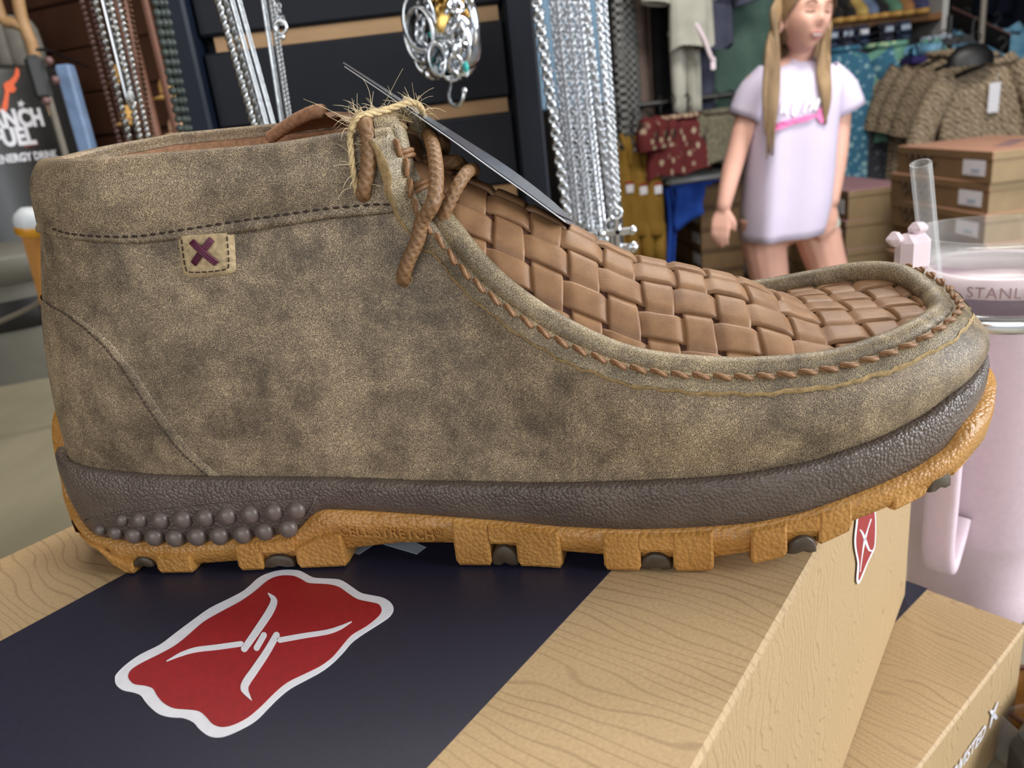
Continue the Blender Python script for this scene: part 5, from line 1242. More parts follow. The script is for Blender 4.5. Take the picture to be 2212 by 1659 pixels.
# far left wall of hanging clothes, upper tier
D1 = 3.7
i = 0
for (x, y, w, h, rz, mt, lb, kind) in (
    (1332, -190, .42, .95, 1.25, 'hound', 'black and white houndstooth shirt on the upper rail, leftmost', 's'), (1352, -185, .42, .98, 1.2, 'hound', 'black and white houndstooth shirt on the upper rail, right one of the pair', 's'),
    (1392, -170, .26, .95, .35, 'taupe', 'taupe trousers on the upper rail beside the houndstooth shirts', 'd'), (1426, -160, .22, .94, .5, 'taupe', 'taupe trousers on the upper rail, next to the black trousers', 'd'),
    (1462, -150, .28, .90, .3, 'black', 'black trousers on the upper rail between taupe and white garments', 'd'),
    (1497, -40, .20, .60, .25, 'beige', 'beige trousers hanging below the white jacket', 'd'), (1540, -150, .26, .86, .4, 'slate', 'slate blue trousers hanging under the grey jacket sleeve', 'd'),
    (1577, -160, .22, .86, .4, 'dteal', 'dark teal trousers on the upper rail beside the slate blue ones', 'd'), (1622, -120, .40, .80, .1, 'teal', 'teal green blouse on the upper rail behind the girl', 's')):
    c = at(x, y, D1 + .05 * (i % 2)); i += 1
    if kind == 's': shirt(c, rz, w, h, mt, lb, None, .26, .10, seed=i)
    else: drape(c, rz, w, h, mt, lb, None, .07, seed=i)
c = at(1488, -120, 3.45); jk = shirt(c, .15, .19, .38, 'white', 'short off-white jacket hanging in front of the beige trousers', None, .20, .09, 'jacket', cat='jacket', seed=41)
c = at(1538, -115, 3.5); jk = shirt(c, .25, .16, .38, 'slate', 'slate grey jacket beside the short off-white jacket', None, .22, .09, 'jacket', cat='jacket', seed=42)
c = at(1505, 70, 3.42); tg = empty('red_swing_tag', c, 0, 'small red swing tag on the pale garment', 'tag'); MB().box((0, 0, 0), (.022, .004, .05), bev=.001).build('card', MAT['red_print'], tg); MB().tube([(0, 0, .025), (0, .02, .09), (0, .04, .2)], .0015, 4).build('string', MAT['white_print'], tg)
c = at(1478, 175, 3.5); drape(at(1478, 60, 3.52), .2, .13, .34, 'white', 'off-white trousers hanging below the short jacket', None, .06, seed=71)
c = at(1530, 105, 3.4); st = empty('pink_strap', c, 0, 'pale pink belt hanging among the slate blue garments', 'belt'); MB().tube(catmull([(-.05, 0, .10), (-.02, -.01, .04), (.0, -.015, -.02), (.015, -.01, -.05)], 5), .010, 6).build('loop', CM['beige'] if False else MAT['pinkclear'], st, smooth=True); MB().box((.015, -.012, -.06), (.022, .010, .05), bev=.004).build('buckle', MAT['pinkclear'], st)
rail('clothes_rail', at(1290, -235, 3.72), at(1700, -235, 3.72), 'black upper clothes rail at the back left of the girl')
rail('clothes_rail', at(1315, 236, 3.6), at(1640, 236 - 38, 3.6), 'black lower clothes rail at the back left of the girl', post=False)
MB().box((0, 0, 0), (.9, .03, .06), bev=.006).build('x', MAT['black']) if False else None
# lower tier
D2 = 3.3
for i, (x, y, lb) in enumerate(((1338, 292, 'mustard bib overalls on the lower rail, leftmost'), (1368, 296, 'mustard bib overalls on the lower rail, middle one'), (1400, 294, 'mustard bib overalls on the lower rail, rightmost beside the blue cloth'))):
    b = empty('bib_overalls', at(x, y, D2), .25, lb, 'overalls', 'mustard bib overalls'); m = CM['mustard']; px = D2 / FPX
    for s in (-1, 1): MB().tube(catmull([(s * .016, .02, .0), (s * .020, -.012, -.05), (s * .030, -.016, -.11)], 4), .011, 6).build('strap', m, b, smooth=True)
    V = []; n = 20; pr = [(0, .026), (-.05, .030), (-.09, .044), (-.2, .052), (-.34, .055)]
    for z, w in pr:
        for k in range(n): a = 2 * np.pi * k / n; V.append((w * math.cos(a), .04 * (1 + .2 * math.sin(3 * a + i + z * 8)) * math.sin(a), z - .06))
    mk('bib', V, [f[::-1] for f in gridf(len(pr), n, cv=True)], m, b)
    for s in (-1, 1): Vs, Fs = tubevf([(s * .026, 0, -.36), (s * .028, 0, -.46), (s * .026, 0, -.54)], [.030, .030, .028], 12); mk('trouser_leg', Vs, Fs, m, b)
    MB().box((.012, -.046, -.215), (.034, .004, .034), bev=.002).build('paper_label', MAT['white_print'], b); MB().box((.012, -.0465, -.190), (.034, .004, .008)).build('label_stripe', MAT['red_print'], b)
    MB().tube(catmull([(0, .01, .0), (0, .01, .05), (.018, .01, .075), (.002, .01, .098)], 4), .004, 6).build('hanger', MAT['black'], b)
for i, (x, y, rz, lb) in enumerate(((1428, 262, .9, 'red and cream printed shirt, leftmost above the white shelf board'), (1455, 258, .8, 'red and cream printed shirt, middle one above the white shelf board'), (1485, 255, .6, 'red and cream printed shirt, rightmost beside the olive fleece'))):
    shirt(at(x, y, 3.35 + .04 * i), rz, .26, .22, 'redprint', lb, 'red and cream printed shirts', .10, .075, seed=50 + i)
for i, (x, lb) in enumerate(((1545, 'olive fleece pullover on the lower rail, left one'), (1578, 'olive fleece pullover on the lower rail, partly behind the girl arm'))): shirt(at(x, 245, 3.5 + .05 * i), .3, .20, .20, 'fuzzy', lb, 'olive fleece pullovers', .16, .09, 'pullover', cat='pullover', seed=60 + i)
# ---------------------------------------------------------------- boot boxes
CARD = plain('brown_card', (122, 96, 66), .75, 0, .12, 14); CARDL = plain('light_brown_card', (160, 138, 106), .75, 0, .10, 14); CARDD = plain('dark_brown_card', (92, 70, 48), .75, 0, .12, 14); MAUVE = plain('mauve_box_lid', (164, 124, 132), .6, 0, .08, 10); TANLID = plain('tan_box_lid', (176, 132, 110), .6, 0, .08, 10); INK = plain('dark_ink', (66, 48, 36), .6, 0, .1, 40)
def boot_box(loc, rz, wl, wr, h, lid, label, group, sticker=True, script=True, tilt=0.0, pale=True):
    "loc: nearest top corner; left face runs back-left, right face back-right"
    b = empty('boot_box', loc, rz, label, 'shoe box', group); b.rotation_euler[1] = tilt
    mats = [CARD, CARDL if pale else CARD]
    V, F = boxvf((wr, wl, h - .004)); V = [(x + wr / 2, y + wl / 2, z - h / 2 - .002) for x, y, z in V]
    idx = [0, 0, 1, 0, 1, 0]                                     # front and back faces take the paler brown, the rest the darker
    mk('carton', V, F, None, b, smooth=False, mats=mats, midx=idx)
    LV, LF = boxvf((wr + .006, wl + .006, .026), .002); LV = [(x + wr / 2, y + wl / 2, z - .013) for x, y, z in LV]; lid = CARDD if lid is CARD else lid
    mk('lid', LV, LF, None, b, smooth=False, mats=[lid, CARDD if not pale else CARD, CARDD if not pale else mats[1]], midx=[0, 0, 2, 1, 2, 1] + [0] * (len(LF) - 6))
    if sticker: MB().box((-.0015, .085, -h * .56), (.002, .11, h * .50), bev=.0005).build('white_label', MAT['white_print'], b); MB().box((-.0030, .075, -h * .64), (.001, .04, h * .12)).build('label_print', MAT['pale_print'], b)
    if script:
        mb = MB()
        for q in range(2):
            P = [(-.0035, wl * (.88 - .30 * t - .04 * q), -h * (.34 + .26 * q) + .010 * math.sin(t * 26 + q)) for t in np.linspace(0, 1, 26)]; mb.tube(P, .0028, 4)
        mb.build('script_print', INK, b)
    return b
YBX = math.radians(2)
c0 = at(2147, 327, 2.3); hb = .0925
for k in range(9):
    if c0[2] - (k + 1) * hb < -.06: break
    boot_box((c0[0] + .006 * (k % 2), c0[1] + .004 * ((k * 3) % 4), c0[2] - k * hb), YBX + .02 * ((k * 5) % 3 - 1), .53, .34, hb - .0005, TANLID, ['topmost boot box of the right stack with tan scribbled lid', 'second boot box from the top of the right stack', 'third boot box from the top of the right stack', 'fourth boot box from the top of the right stack, behind the tumbler'][k] if k < 4 else 'boot box low in the right stack, hidden behind the tumbler and toe', 'boot boxes in the right stack', True, k < 3)
LIDP = MB()
for (x0, x1, y) in ((.10, .16, .14), (.17, .26, .22), (.36, .42, .12)): LIDP.box(((x0 + x1) / 2, y, .0006), (x1 - x0, .05, .0012), .6)
low = [o for o in bpy.data.objects if o.name == 'boot_box'][0]; LIDP.build('lid_print', plain('mauve_ink', (120, 96, 104), .7, 0, .1, 30), low)
c1 = at(1834, 413, 2.95); hb1 = .112
for k in range(9):
    if c1[2] - (k + 1) * hb1 < -.06: break
    boot_box((c1[0] - .006 * (k % 2), c1[1], c1[2] - k * hb1), math.radians(5) + .015 * ((k * 7) % 3 - 1), .46, .25, hb1 - .0005, MAUVE, ['topmost boot box of the middle stack with mauve lid, right of the girl', 'second boot box from the top of the middle stack, by the girl hand', 'third boot box from the top of the middle stack, by the girl thigh', 'fourth boot box from the top of the middle stack, above the toe'][k] if k < 4 else 'boot box low in the middle stack, hidden behind the toe', 'boot boxes in the middle stack', True, False)
c2 = at(1512, 398, 3.75); hb2 = .104
for k in range(9):
    if c2[2] - (k + 1) * hb2 < -.06: break
    boot_box((c2[0], c2[1], c2[2] - k * hb2), math.radians(3) + .015 * ((k * 5) % 3 - 1), .52, .21, hb2 - .0005, CARD, ['topmost brown boot box of the left stack under the blue cloth', 'second brown boot box of the left stack, its label below the blue cloth', 'third brown boot box of the left stack with square white label', 'fourth brown boot box of the left stack, just above the vamp', 'fifth brown boot box of the left stack, low above the vamp'][k] if k < 5 else 'brown boot box low in the left stack, hidden behind the vamp', 'brown boot boxes in the left stack', True, False, pale=False)
c3 = at(1626, 330, 3.8)
for k in range(10):
    if c3[2] - (k + 1) * hb2 < -.06: break
    boot_box((c3[0], c3[1], c3[2] - k * hb2), math.radians(3), .40, .24, hb2 - .0005, CARD, ['topmost brown boot box behind the girl arm', 'second brown boot box behind the girl arm', 'third brown boot box behind the girl hand', 'fourth brown boot box behind the girl shirt', 'fifth brown boot box behind the girl shirt hem', 'sixth brown boot box with white label left of the girl leg'][k] if k < 6 else 'brown boot box low in the stack behind the girl legs', 'brown boot boxes behind the girl', k in (2, 5, 7), False, pale=False)
# white board with royal blue cloth on the left stack
wb = at(1512, 372, 3.70); brd = empty('shelf_board', wb, math.radians(8), 'white shelf board with rounded edge lying on the left box stack', 'board')
bt = c2[2] + .001
brd.location = (wb[0] - .02, 3.86, bt + .035); MB().box((-.01, 0, .0), (.34, .42, .03), bev=.012).build('board', MAT['whitecard'], brd, smooth=True); MB().box((-.01, 0, -.020), (.30, .38, .010), bev=.002).build('underside', CM['royal'], brd)
cl = empty('blue_cloth', brd.location, math.radians(8), 'royal blue cloth hanging over the white board edge on the left box stack', 'cloth'); V = []
for (x0, x1, dz_, ph) in ((-.205, -.165, .42, 0), (-.165, -.02, .20, 1.0)):
    n0 = len(V)
    for i in range(9):
        for j in range(9):
            t = j / 8; u = i / 8; V.append((x0 + (x1 - x0) * u + (.01 * math.sin(t * 5 + ph)), -.222 - .012 * math.sin(u * 7 + ph) - .012 * t, -.024 - dz_ * t * (1 - .35 * (u if ph else 0))))
F = gridf(9, 9); F2 = [tuple(i + 81 for i in f) for f in F]; o = mk('fall', V[:81], F, CM['royal'], cl); o2 = mk('fall', V[81:], F, CM['royal'], cl)
for q in (o, o2): md = q.modifiers.new('thickness', 'SOLIDIFY'); md.thickness = .006
MB().box((-.09, -.216, -.028), (.24, .02, .012), bev=.004).build('fold', CM['royal'], cl)
# ---------------------------------------------------------------- right: racks of shirts
for i, (x, y, d, lb) in enumerate(((2160, 136, 3.30, 'tan patterned shirt at the front of its row, with white price tag'), (2105, 124, 3.38, 'second tan patterned shirt of the row, left behind the front one'), (2068, 119, 3.46, 'third tan patterned shirt of the row'), (2036, 118, 3.54, 'fourth tan patterned shirt of the row'), (2004, 124, 3.62, 'leftmost tan patterned shirt of the row, sleeve spreading left'))):
    shirt(at(x, y, d), -.30 if i == 0 else -.78, .44 if i == 0 else .40, .74, 'tan', lb, 'tan patterned shirts on the right rack', .28, .075, tagged=(i == 0), seed=i)
for i, (x, y, lb) in enumerate(((1982, 128, 'charcoal speckled shirt between the mint and tan shirts'), (1958, 134, 'charcoal speckled shirt behind its neighbour, left of the tan shirts'))): shirt(at(x, y, 3.66 + .07 * i), -.78, .38, .76, 'charcoal', lb, 'charcoal speckled shirts', .30, .085, seed=10 + i)
for i, (x, y, lb) in enumerate(((1926, 100, 'mint floral shirt, right one of the pair'), (1902, 102, 'mint floral shirt, left one of the pair'))): shirt(at(x, y, 3.74 + .06 * i), -.5, .34, .42, 'mint', lb, 'mint floral shirts', .20, .085, seed=20 + i)
for i, (x, y, lb) in enumerate(((1850, 112, 'blue floral shirt, nearest the girl shoulder'), (1824, 110, 'blue floral shirt half hidden behind the girl shoulder'))): shirt(at(x, y, 3.92 - .10 * i), -.4, .38, .78, 'blue', lb, 'blue floral shirts', .26, .10, seed=30 + i)
drape(at(1862, 215, 3.9), -.2, .19, .50, 'blue', 'blue floral trousers hanging below the blue floral shirts', None, .08, seed=35)
drape(at(1915, 250, 3.75), -.2, .20, .42, 'charcoal', 'dark charcoal trousers hanging below the charcoal shirts', None, .08, seed=36)
for i, (x, y, d, lb) in enumerate(((2085, 62, 3.0, 'sky blue shirt at the left of the far right rail'), (2120, 66, 2.95, 'sky blue shirt, second from the left on the far right rail'), (2150, 74, 2.9, 'sky blue shirt, third from the left on the far right rail'))): shirt(at(x, y, d + 1.25), -.5, .46, .62, 'sky', lb, 'sky blue shirts on the far right rail', .22, .085, seed=80 + i)
shirt(at(2238, 95, 4.1), -.4, .44, .74, 'pale', 'pale paisley shirt at the right edge behind the tan shirts', None, .24, .085, seed=90)
def hat_on_hanger(): ...
q = at(2096, 124, 3.26); bh = empty('shoulder_guards', q, -.2, 'black hanger shoulder cover above the tan shirts', 'hanger'); V, F = lathe([(.09, -.03), (.085, .01), (.05, .045), (1e-5, .055)], 18); mk('cover', np.array(V) * np.array([1, .45, 1]), [f[::-1] for f in F], MAT['black'], bh); MB().tube([(0, 0, .05), (.0, 0, .13), (.012, 0, .15)], .003, 6).build('hook', MAT['black'], bh)
# sloping black rack bar, T stand, price strip
a, b = at(2055, 18, 3.9), at(2180, 76, 3.5); bar = empty('slanted_rack_bar', a, 0, 'broad black slanted rack arm with pale top edge, upper right', 'rail'); dv = b - a; Lb = np.linalg.norm(dv)
V = []
for t in (0, 1):
    for (dy, dz_) in ((-.012, -.075), (.012, -.075), (.012, .0), (-.012, .0)): V.append(dv * t + np.array([0, dy, dz_]))
mk('arm', V, [(0, 1, 2, 3)[::-1], (4, 5, 6, 7), (0, 1, 5, 4)[::-1][::-1], (1, 2, 6, 5), (2, 3, 7, 6), (3, 0, 4, 7)], MAT['black'], bar, smooth=False); MB().tube([np.array([0, -.006, .003]), dv + np.array([0, -.006, .003])], .005, 6).build('pale_edge', MAT['mauvebead'], bar)
MB().tube([(0, .0, -.03), (0, 0, -a[2])], .016, 8).build('upright', MAT['black'], bar)
a, b = at(1985, 88, 3.82), at(2118, 72, 3.72); bar2 = empty('price_bar', a, 0, 'black rack cross bar with pale lettering strip above the tan shirts', 'rail'); dv = b - a; V = []
for t in (0, 1):
    for (dy, dz_) in ((-.008, -.034), (.008, -.034), (.008, .0), (-.008, .0)): V.append(dv * t + np.array([0, dy, dz_]))
mk('bar', V, [(3, 2, 1, 0), (4, 5, 6, 7), (0, 1, 5, 4), (1, 2, 6, 5), (2, 3, 7, 6), (3, 0, 4, 7)], MAT['black'], bar2, smooth=False)
mbp = MB()
for k in range(9): t = .05 + .055 * k; mbp.box(dv * t + np.array([0, -.009, .004 + .003 * (k % 2)]), (.014 if k % 3 else .020, .002, .018), bev=.0006)
mbp.build('pale_lettering', MAT['pale_print'], bar2)
pth = at(2048, 100, 3.80) - a; MB().tube([np.array([pth[0], .0, -.02]), np.array([pth[0], .0, -a[2]])], .013, 8).build('upright', MAT['black'], bar2)
# ---------------------------------------------------------------- back shelf with boots, folded jeans under it
SB = 4.1
s0, s1 = at(1700, 52, SB), at(2032, 22, SB); sz_ = (at(1900, 42, SB)[2]); sw = s1[0] - s0[0]
sh = empty('wall_shelf', ((s0[0] + s1[0]) / 2, SB + .16, sz_), 0, 'brown wooden wall shelf carrying boots behind the girl', 'shelf'); MB().box((0, 0, -.016), (sw, .36, .032), bev=.004).build('shelf_board', MAT['shelfwood'], sh)
for dx in (-sw * .4, sw * .4): MB().box((dx, .1, -.09), (.03, .16, .12), bev=.004).build('bracket', MAT['black'], sh)
MB().box((0, .175, .35), (sw, .012, .75), bev=.002).build('back_panel', MAT['darkwood'], sh)
MB().box((sw / 2 + .015, .0, .3), (.03, .36, .95), bev=.004).build('end_panel', MAT['whitecard'], sh)
def boot(x, mat, label, hgt=.30, rz=0.0):
    c = at(x, 30, SB); b = empty('boot', (c[0], SB + .07, sz_), rz, label, 'boot', 'boots on the back shelf'); n = 18
    V = []
    for z, cx, rx, ry in ((.025, .06, .125, .040), (.05, .055, .115, .042), (.075, .03, .085, .040), (.10, .0, .055, .038), (.16, -.008, .046, .042), (hgt * .8, -.01, .052, .048), (hgt, -.01, .060, .052)):
        for k in range(n): a = 2 * np.pi * k / n; V.append((ry * math.sin(a), -(cx + rx * math.cos(a)), z))
    mk('shaft', V, gridf(7, n, cv=True), mat, b); V = []
    for z in (.0, .022):
        for k in range(n): a = 2 * np.pi * k / n; V.append((.044 * math.sin(a), -(.06 + .13 * math.cos(a)), z))
    mk('sole', V, gridf(2, n, cv=True) + [tuple(range(n)), tuple(n + i for i in range(n))[::-1]], MAT['hat'], b)
BM = [plain('tan_boot_leather', (168, 120, 78), .5, 0, .1, 20), plain('blue_boot_leather', (110, 128, 160), .5, 0, .1, 20), plain('black_boot_leather', (44, 42, 44), .4, 0, .1, 20), plain('green_boot_leather', (98, 140, 116), .5, 0, .1, 20), plain('purple_boot_leather', (70, 72, 110), .5, 0, .1, 20), plain('straw_boot', (198, 168, 100), .6, 0, .1, 20)]
for i, (x, k, lb) in enumerate(((1806, 2, 'black boot on the back shelf, next to the girl face'), (1832, 2, 'dark boot on the back shelf, left of the straw boot'), (1858, 5, 'straw-coloured boot on the back shelf'), (1880, 1, 'pale blue boot on the back shelf'), (1902, 2, 'black boot with pale tip on the back shelf, left of the green boot'), (1930, 3, 'green boot on the back shelf'), (1955, 0, 'tan boot on the back shelf, right of the green boot'), (1985, 4, 'purple-blue boot at the right end of the back shelf'))): boot(x, BM[k], lb, .26 + .03 * (i % 3), .15 * ((i * 3) % 3 - 1))
jz = at(1850, 100, 3.95)[2]
js = empty('jeans_shelf', (at(1900, 100, 3.95)[0], 4.12, jz), 0, 'black shelf of folded jeans below the boot shelf', 'shelf'); MB().box((0, 0, -.012), (.80, .34, .024), bev=.003).build('shelf_board', MAT['black'], js)
for dx in (-.38, 0.0, .38): MB().box((dx, .1, -jz / 2), (.02, .12, jz - .03)).build('support', MAT['black'], js)
for i, (x, mt, lb) in enumerate(((1805, 'denim', 'folded grey jeans on the black shelf, first beside the girl hair'), (1838, 'slate', 'folded slate jeans on the black shelf, second from the left'), (1872, 'denim', 'folded jeans on the black shelf with pale size sticker'), (1925, 'slate', 'folded grey jeans above the orange folded shirt'), (1962, 'denim', 'folded jeans at the right end of the black shelf'))):
    c = at(x, 95, 3.95); f = empty('folded_jeans', (c[0], 4.10, jz), 0, lb, 'jeans', 'folded jeans on the black shelf')
    for k in range(3): MB().box((0, 0, .016 + .031 * k), (.072, .24 - .01 * k, .029), bev=.011).build('fold', CM[mt], f, smooth=True)
    MB().box((0, -.121, .062), (.045, .002, .022)).build('size_sticker', MAT['white_print'] if i == 2 else MAT['pale_print'], f)
c = at(1925, 104, 3.9); f = empty('folded_shirt', (c[0] + .03, 3.93, c[2] - .03), 0, 'orange folded shirt below the folded grey jeans', 'shirt'); MB().box((0, 0, .02), (.13, .1, .03), bev=.012).build('fold', MAT['orange_cloth'], f, smooth=True); MB().box((0, 0, -.004), (.16, .12, .014), bev=.004).build('tray', MAT['black'], f); MB().box((0, .03, -.35), (.02, .02, .69)).build('post', MAT['black'], f)
c = at(2010, 100, 3.6); f = empty('folded_shirt', (c[0] - .01, 3.63, c[2] - .03), 0, 'pale blue folded shirt behind the rack cross bar', 'shirt'); MB().box((0, 0, .02), (.14, .1, .05), bev=.014).build('fold', CM['sky'], f, smooth=True); MB().box((0, 0, -.02), (.16, .12, .03), bev=.004).build('tray', MAT['indigo'], f); MB().box((0, .03, -.4), (.02, .02, .75)).build('post', MAT['black'], f)
for i, (x, lb) in enumerate(((2196, 'navy garment hanging at the far upper right, left one'), (2236, 'navy garment hanging at the far upper right, right one'))): shirt(at(x, -70, 4.9), .2, .30, .42, 'navy', lb, None, .24, .1, seed=95 + i)
a = at(2128, -40, 3.5); tag(MB().tube([(a[0], 3.5, a[2] + .1), (a[0] + .02, 3.5, 0)], .012, 8).build('rack_post', MAT['greyrod']), 'pale grey rack post left of the navy garments', 'post')
# ---------------------------------------------------------------- the girl
GD = 2.5
def smat(name, rgb, rough=.5, sss=.12):
    m = Mat(name, rough, .35); c = lin(rgb); m.base(m.ramp(m.noise(14, 3), [(.3, tuple(v * .93 for v in c[:3]) + (1,)), (.7, tuple(min(1, v * 1.05) for v in c[:3]) + (1,))])); m.i('Subsurface Weight', sss); m.b.inputs['Subsurface Radius'].default_value = (.012, .005, .003); return m.m
SKIN = smat('skin', (222, 172, 154)); HAIR = None
hm = Mat('long_light_brown_hair', .5, .4); w_ = hm.n('ShaderNodeTexNoise', _Scale=60.0, _Detail=4.0); hm.l(hm.coord((1, 1, .05)), w_.inputs['Vector']); hm.base(hm.ramp(w_.outputs['Fac'], [(.3, lin((104, 82, 56))), (.7, lin((160, 132, 98)))])); HAIR = hm.m
TEE = plain('lavender_white_cotton', (216, 206, 230), .85, 0, .03, 12); PINKP = plain('hot_pink_print', (232, 118, 178), .6, 0, .06, 40); SPARK = plain('white_glitter_print', (240, 236, 242), .35, 0, .05, 200)
LIP = plain('lip', (190, 122, 122), .5, 0, .05, 60); BROW = plain('brow', (150, 110, 88), .8, 0, .05, 60); LASH = plain('lash_line', (110, 80, 70), .7, 0, .05, 60); TEETH = plain('teeth', (226, 214, 206), .3, 0, .03, 60); CHEEK = smat('flushed_skin', (208, 142, 128))
G = lambda x, y, d=GD: at(x, y, d)
gx = G(1712, 500)[0]; girl = empty('person', (gx, GD, 0), 0, 'girl in an oversized pale lavender T-shirt with long light brown hair, looking right', 'person'); GO = np.array([gx, GD, 0])
L = lambda x, y, d=GD: G(x, y, d) - GO
mb = MB()
def limb(P, r, n=14): C = catmull(P, 5); rr = np.interp(np.linspace(0, 1, len(C)), np.linspace(0, 1, len(r)), r); mb.tube(C, rr, n)
hip_l, hip_r = L(1650, 470), L(1752, 462)
limb([L(1700, 505), L(1703, 440), L(1706, 380), L(1710, 300), L(1716, 215), L(1720, 165)], [.085, .10, .095, .090, .098, .075])                # trunk
limb([L(1655, 170), L(1718, 156), L(1782, 166)], [.040, .052, .040])                                                                          # shoulders
limb([L(1722, 168), L(1726, 130, 2.49), L(1738, 95, 2.47)], [.045, .038, .037])                                                                 # neck
knee_l = np.array([hip_l[0] + .03, -.01, .40]); knee_r = np.array([hip_r[0] + .085, -.01, .40])
limb([hip_l, L(1652, 540), knee_l + (0, 0, .06), knee_l, knee_l + (0, .012, -.12), (knee_l[0], .02, .10), (knee_l[0], .02, .06)], [.078, .070, .054, .050, .052, .034, .034])
limb([hip_r, L(1775, 540), knee_r + (0, 0, .06), knee_r, knee_r + (0, .012, -.12), (knee_r[0], .02, .10), (knee_r[0], .02, .06)], [.078, .068, .054, .050, .052, .034, .034])
for k in (knee_l, knee_r): limb([(k[0], .045, .035), (k[0], -.02, .035), (k[0], -.09, .026), (k[0], -.13, .018)], [.030, .033, .030, .018])
limb([L(1640, 172), L(1618, 235), L(1597, 310, 2.47), L(1580, 370, 2.45), L(1566, 432, 2.42), L(1561, 452, 2.42)], [.040, .036, .032, .031, .024, .022])   # arm, viewer left
limb([L(1800, 170), L(1812, 232), L(1812, 300, 2.48), L(1806, 360, 2.46), L(1798, 425, 2.44), L(1796, 440, 2.44)], [.040, .036, .031, .030, .023, .021])
def hand(w, d_along, d_thumb, back, sc=1.0):
    "palm, four unequal fingers and a thumb leaving the side of the palm"
    a = np.asarray(d_along, float); a /= np.linalg.norm(a); t = np.asarray(d_thumb, float); t -= a * (a @ t); t /= np.linalg.norm(t); n = np.cross(a, t); n *= np.sign(n @ np.asarray(back)) or 1
    w = np.asarray(w)
    for k in (-.021, -.007, .007, .021): limb([w, w + a * .03 + t * k * .8, w + a * .062 + t * k], [.013, .0125, .0105], 8)
    for k, ln in ((.023, .052), (.008, .060), (-.007, .056), (-.021, .044)):
        b = w + a * .060 + t * k; ln *= sc; limb([b, b + a * ln * .45 - n * .004, b + a * ln * .78 - n * .014, b + a * ln * .95 - n * .026], [.0088, .0082, .0074, .0058], 8)
    b = w + a * .022 + t * .024; limb([w + a * .012 + t * .010, b, b + a * .024 + t * .016 - n * .008, b + a * .044 + t * .016 - n * .016], [.012, .0115, .0095, .0068], 8)
hand(L(1561, 450, 2.42), L(1552, 520, 2.40) - L(1561, 450, 2.42), (1, -.5, .1), (-1, -.4, 0))
hand(L(1796, 438, 2.44), L(1790, 500, 2.42) - L(1796, 438, 2.44), (-1, -.5, .1), (1, -.4, 0))
# head: a shaped ball turned to the viewer's right, merged into the same skin
HC = L(1738, 32, 2.455); face_yaw = math.radians(9); pitch = math.radians(-4)
fx = np.array([math.cos(face_yaw), math.sin(face_yaw), 0]); fy = np.array([math.sin(face_yaw), -math.cos(face_yaw), 0]); fz = np.array([0, 0, 1.0])
tilt = math.radians(6); fx, fz = fx * math.cos(tilt) - fz * math.sin(tilt), fz * math.cos(tilt) + fx * math.sin(tilt)
gs = lambda x, c, s: math.exp(-((x - c) / s) ** 2)
def headpt(th, ph, off=0.0):
    "th: around (0 = face), ph: up; returns head-local point"
    x, y, z = math.sin(th) * math.cos(ph), math.cos(th) * math.cos(ph), math.sin(ph)
    wx = .070 * (1 - .30 * max(0, -z - .1) ** 1.2); X = x * wx; Z = z * (.108 if z > 0 else .104)
    Y = y * (.088 if y < 0 else .084) + .012 * max(0, -z) * (y > 0) * y
    if y > 0:
        f = gs(x, 0, .16)
        Y += .019 * f * gs(z, -.24, .12) + .010 * gs(x, 0, .11) * gs(z, -.02, .22) - .010 * (gs(x, .40, .17) + gs(x, -.40, .17)) * gs(z, .02, .13) + .006 * gs(z, .20, .10) * y + .008 * gs(x, 0, .35) * gs(z, -.58, .13) + .010 * gs(x, 0, .30) * gs(z, -.90, .14) + .005 * (gs(x, .5, .2) + gs(x, -.5, .2)) * gs(z, -.28, .2) - .004 * gs(x, 0, .25) * gs(z, -.74, .06)
    p = np.array([X, Y, Z]); return p * (1 + off / .09)
def H(p): return HC + fx * p[0] + fy * p[1] + fz * p[2]
V = []; nt, npp = 48, 32
for i in range(nt):
    for j in range(npp): V.append(H(headpt(2 * np.pi * i / nt, -np.pi / 2 + .02 + (np.pi - .04) * j / (npp - 1))))
F = gridf(nt, npp, cu=True); V += [H(headpt(0, -np.pi / 2)), H(headpt(0, np.pi / 2))]
F = [f[::-1] for f in F] + [(nt * npp, ((i + 1) % nt) * npp, i * npp)[::-1] for i in range(nt)] + [(nt * npp + 1, i * npp + npp - 1, ((i + 1) % nt) * npp + npp - 1)[::-1] for i in range(nt)]
mb.add(V, F)
for s in (-1, 1):                                                    # ears
    P_ = [H(np.array([s * .070, -.004 + .014 * math.cos(a), -.018 + .030 * math.sin(a)]) + np.array([s * .006, 0, 0])) for a in np.linspace(0, 2 * np.pi, 13)]; mb.tube(P_[:-1], .0075, 6, closed=True); mb.tube([H(np.array([s * .060, 0, -.018])), H(np.array([s * .074, -.004, -.018]))], [.020, .013], 8)
body = mb.build('body', SKIN, girl, smooth=True)
md = body.modifiers.new('join', 'REMESH'); md.mode = 'VOXEL'; md.voxel_size = .0052; md.use_smooth_shade = True
ms = body.modifiers.new('smooth', 'SMOOTH'); ms.factor = .5; ms.iterations = 3
dg = bpy.context.evaluated_depsgraph_get(); dg.update(); me = bpy.data.meshes.new_from_object(body.evaluated_get(dg)); body.modifiers.clear(); old = body.data; body.data = me; bpy.data.meshes.remove(old); me.name = 'body'
me.polygons.foreach_set('use_smooth', np.ones(len(me.polygons), dtype=bool))
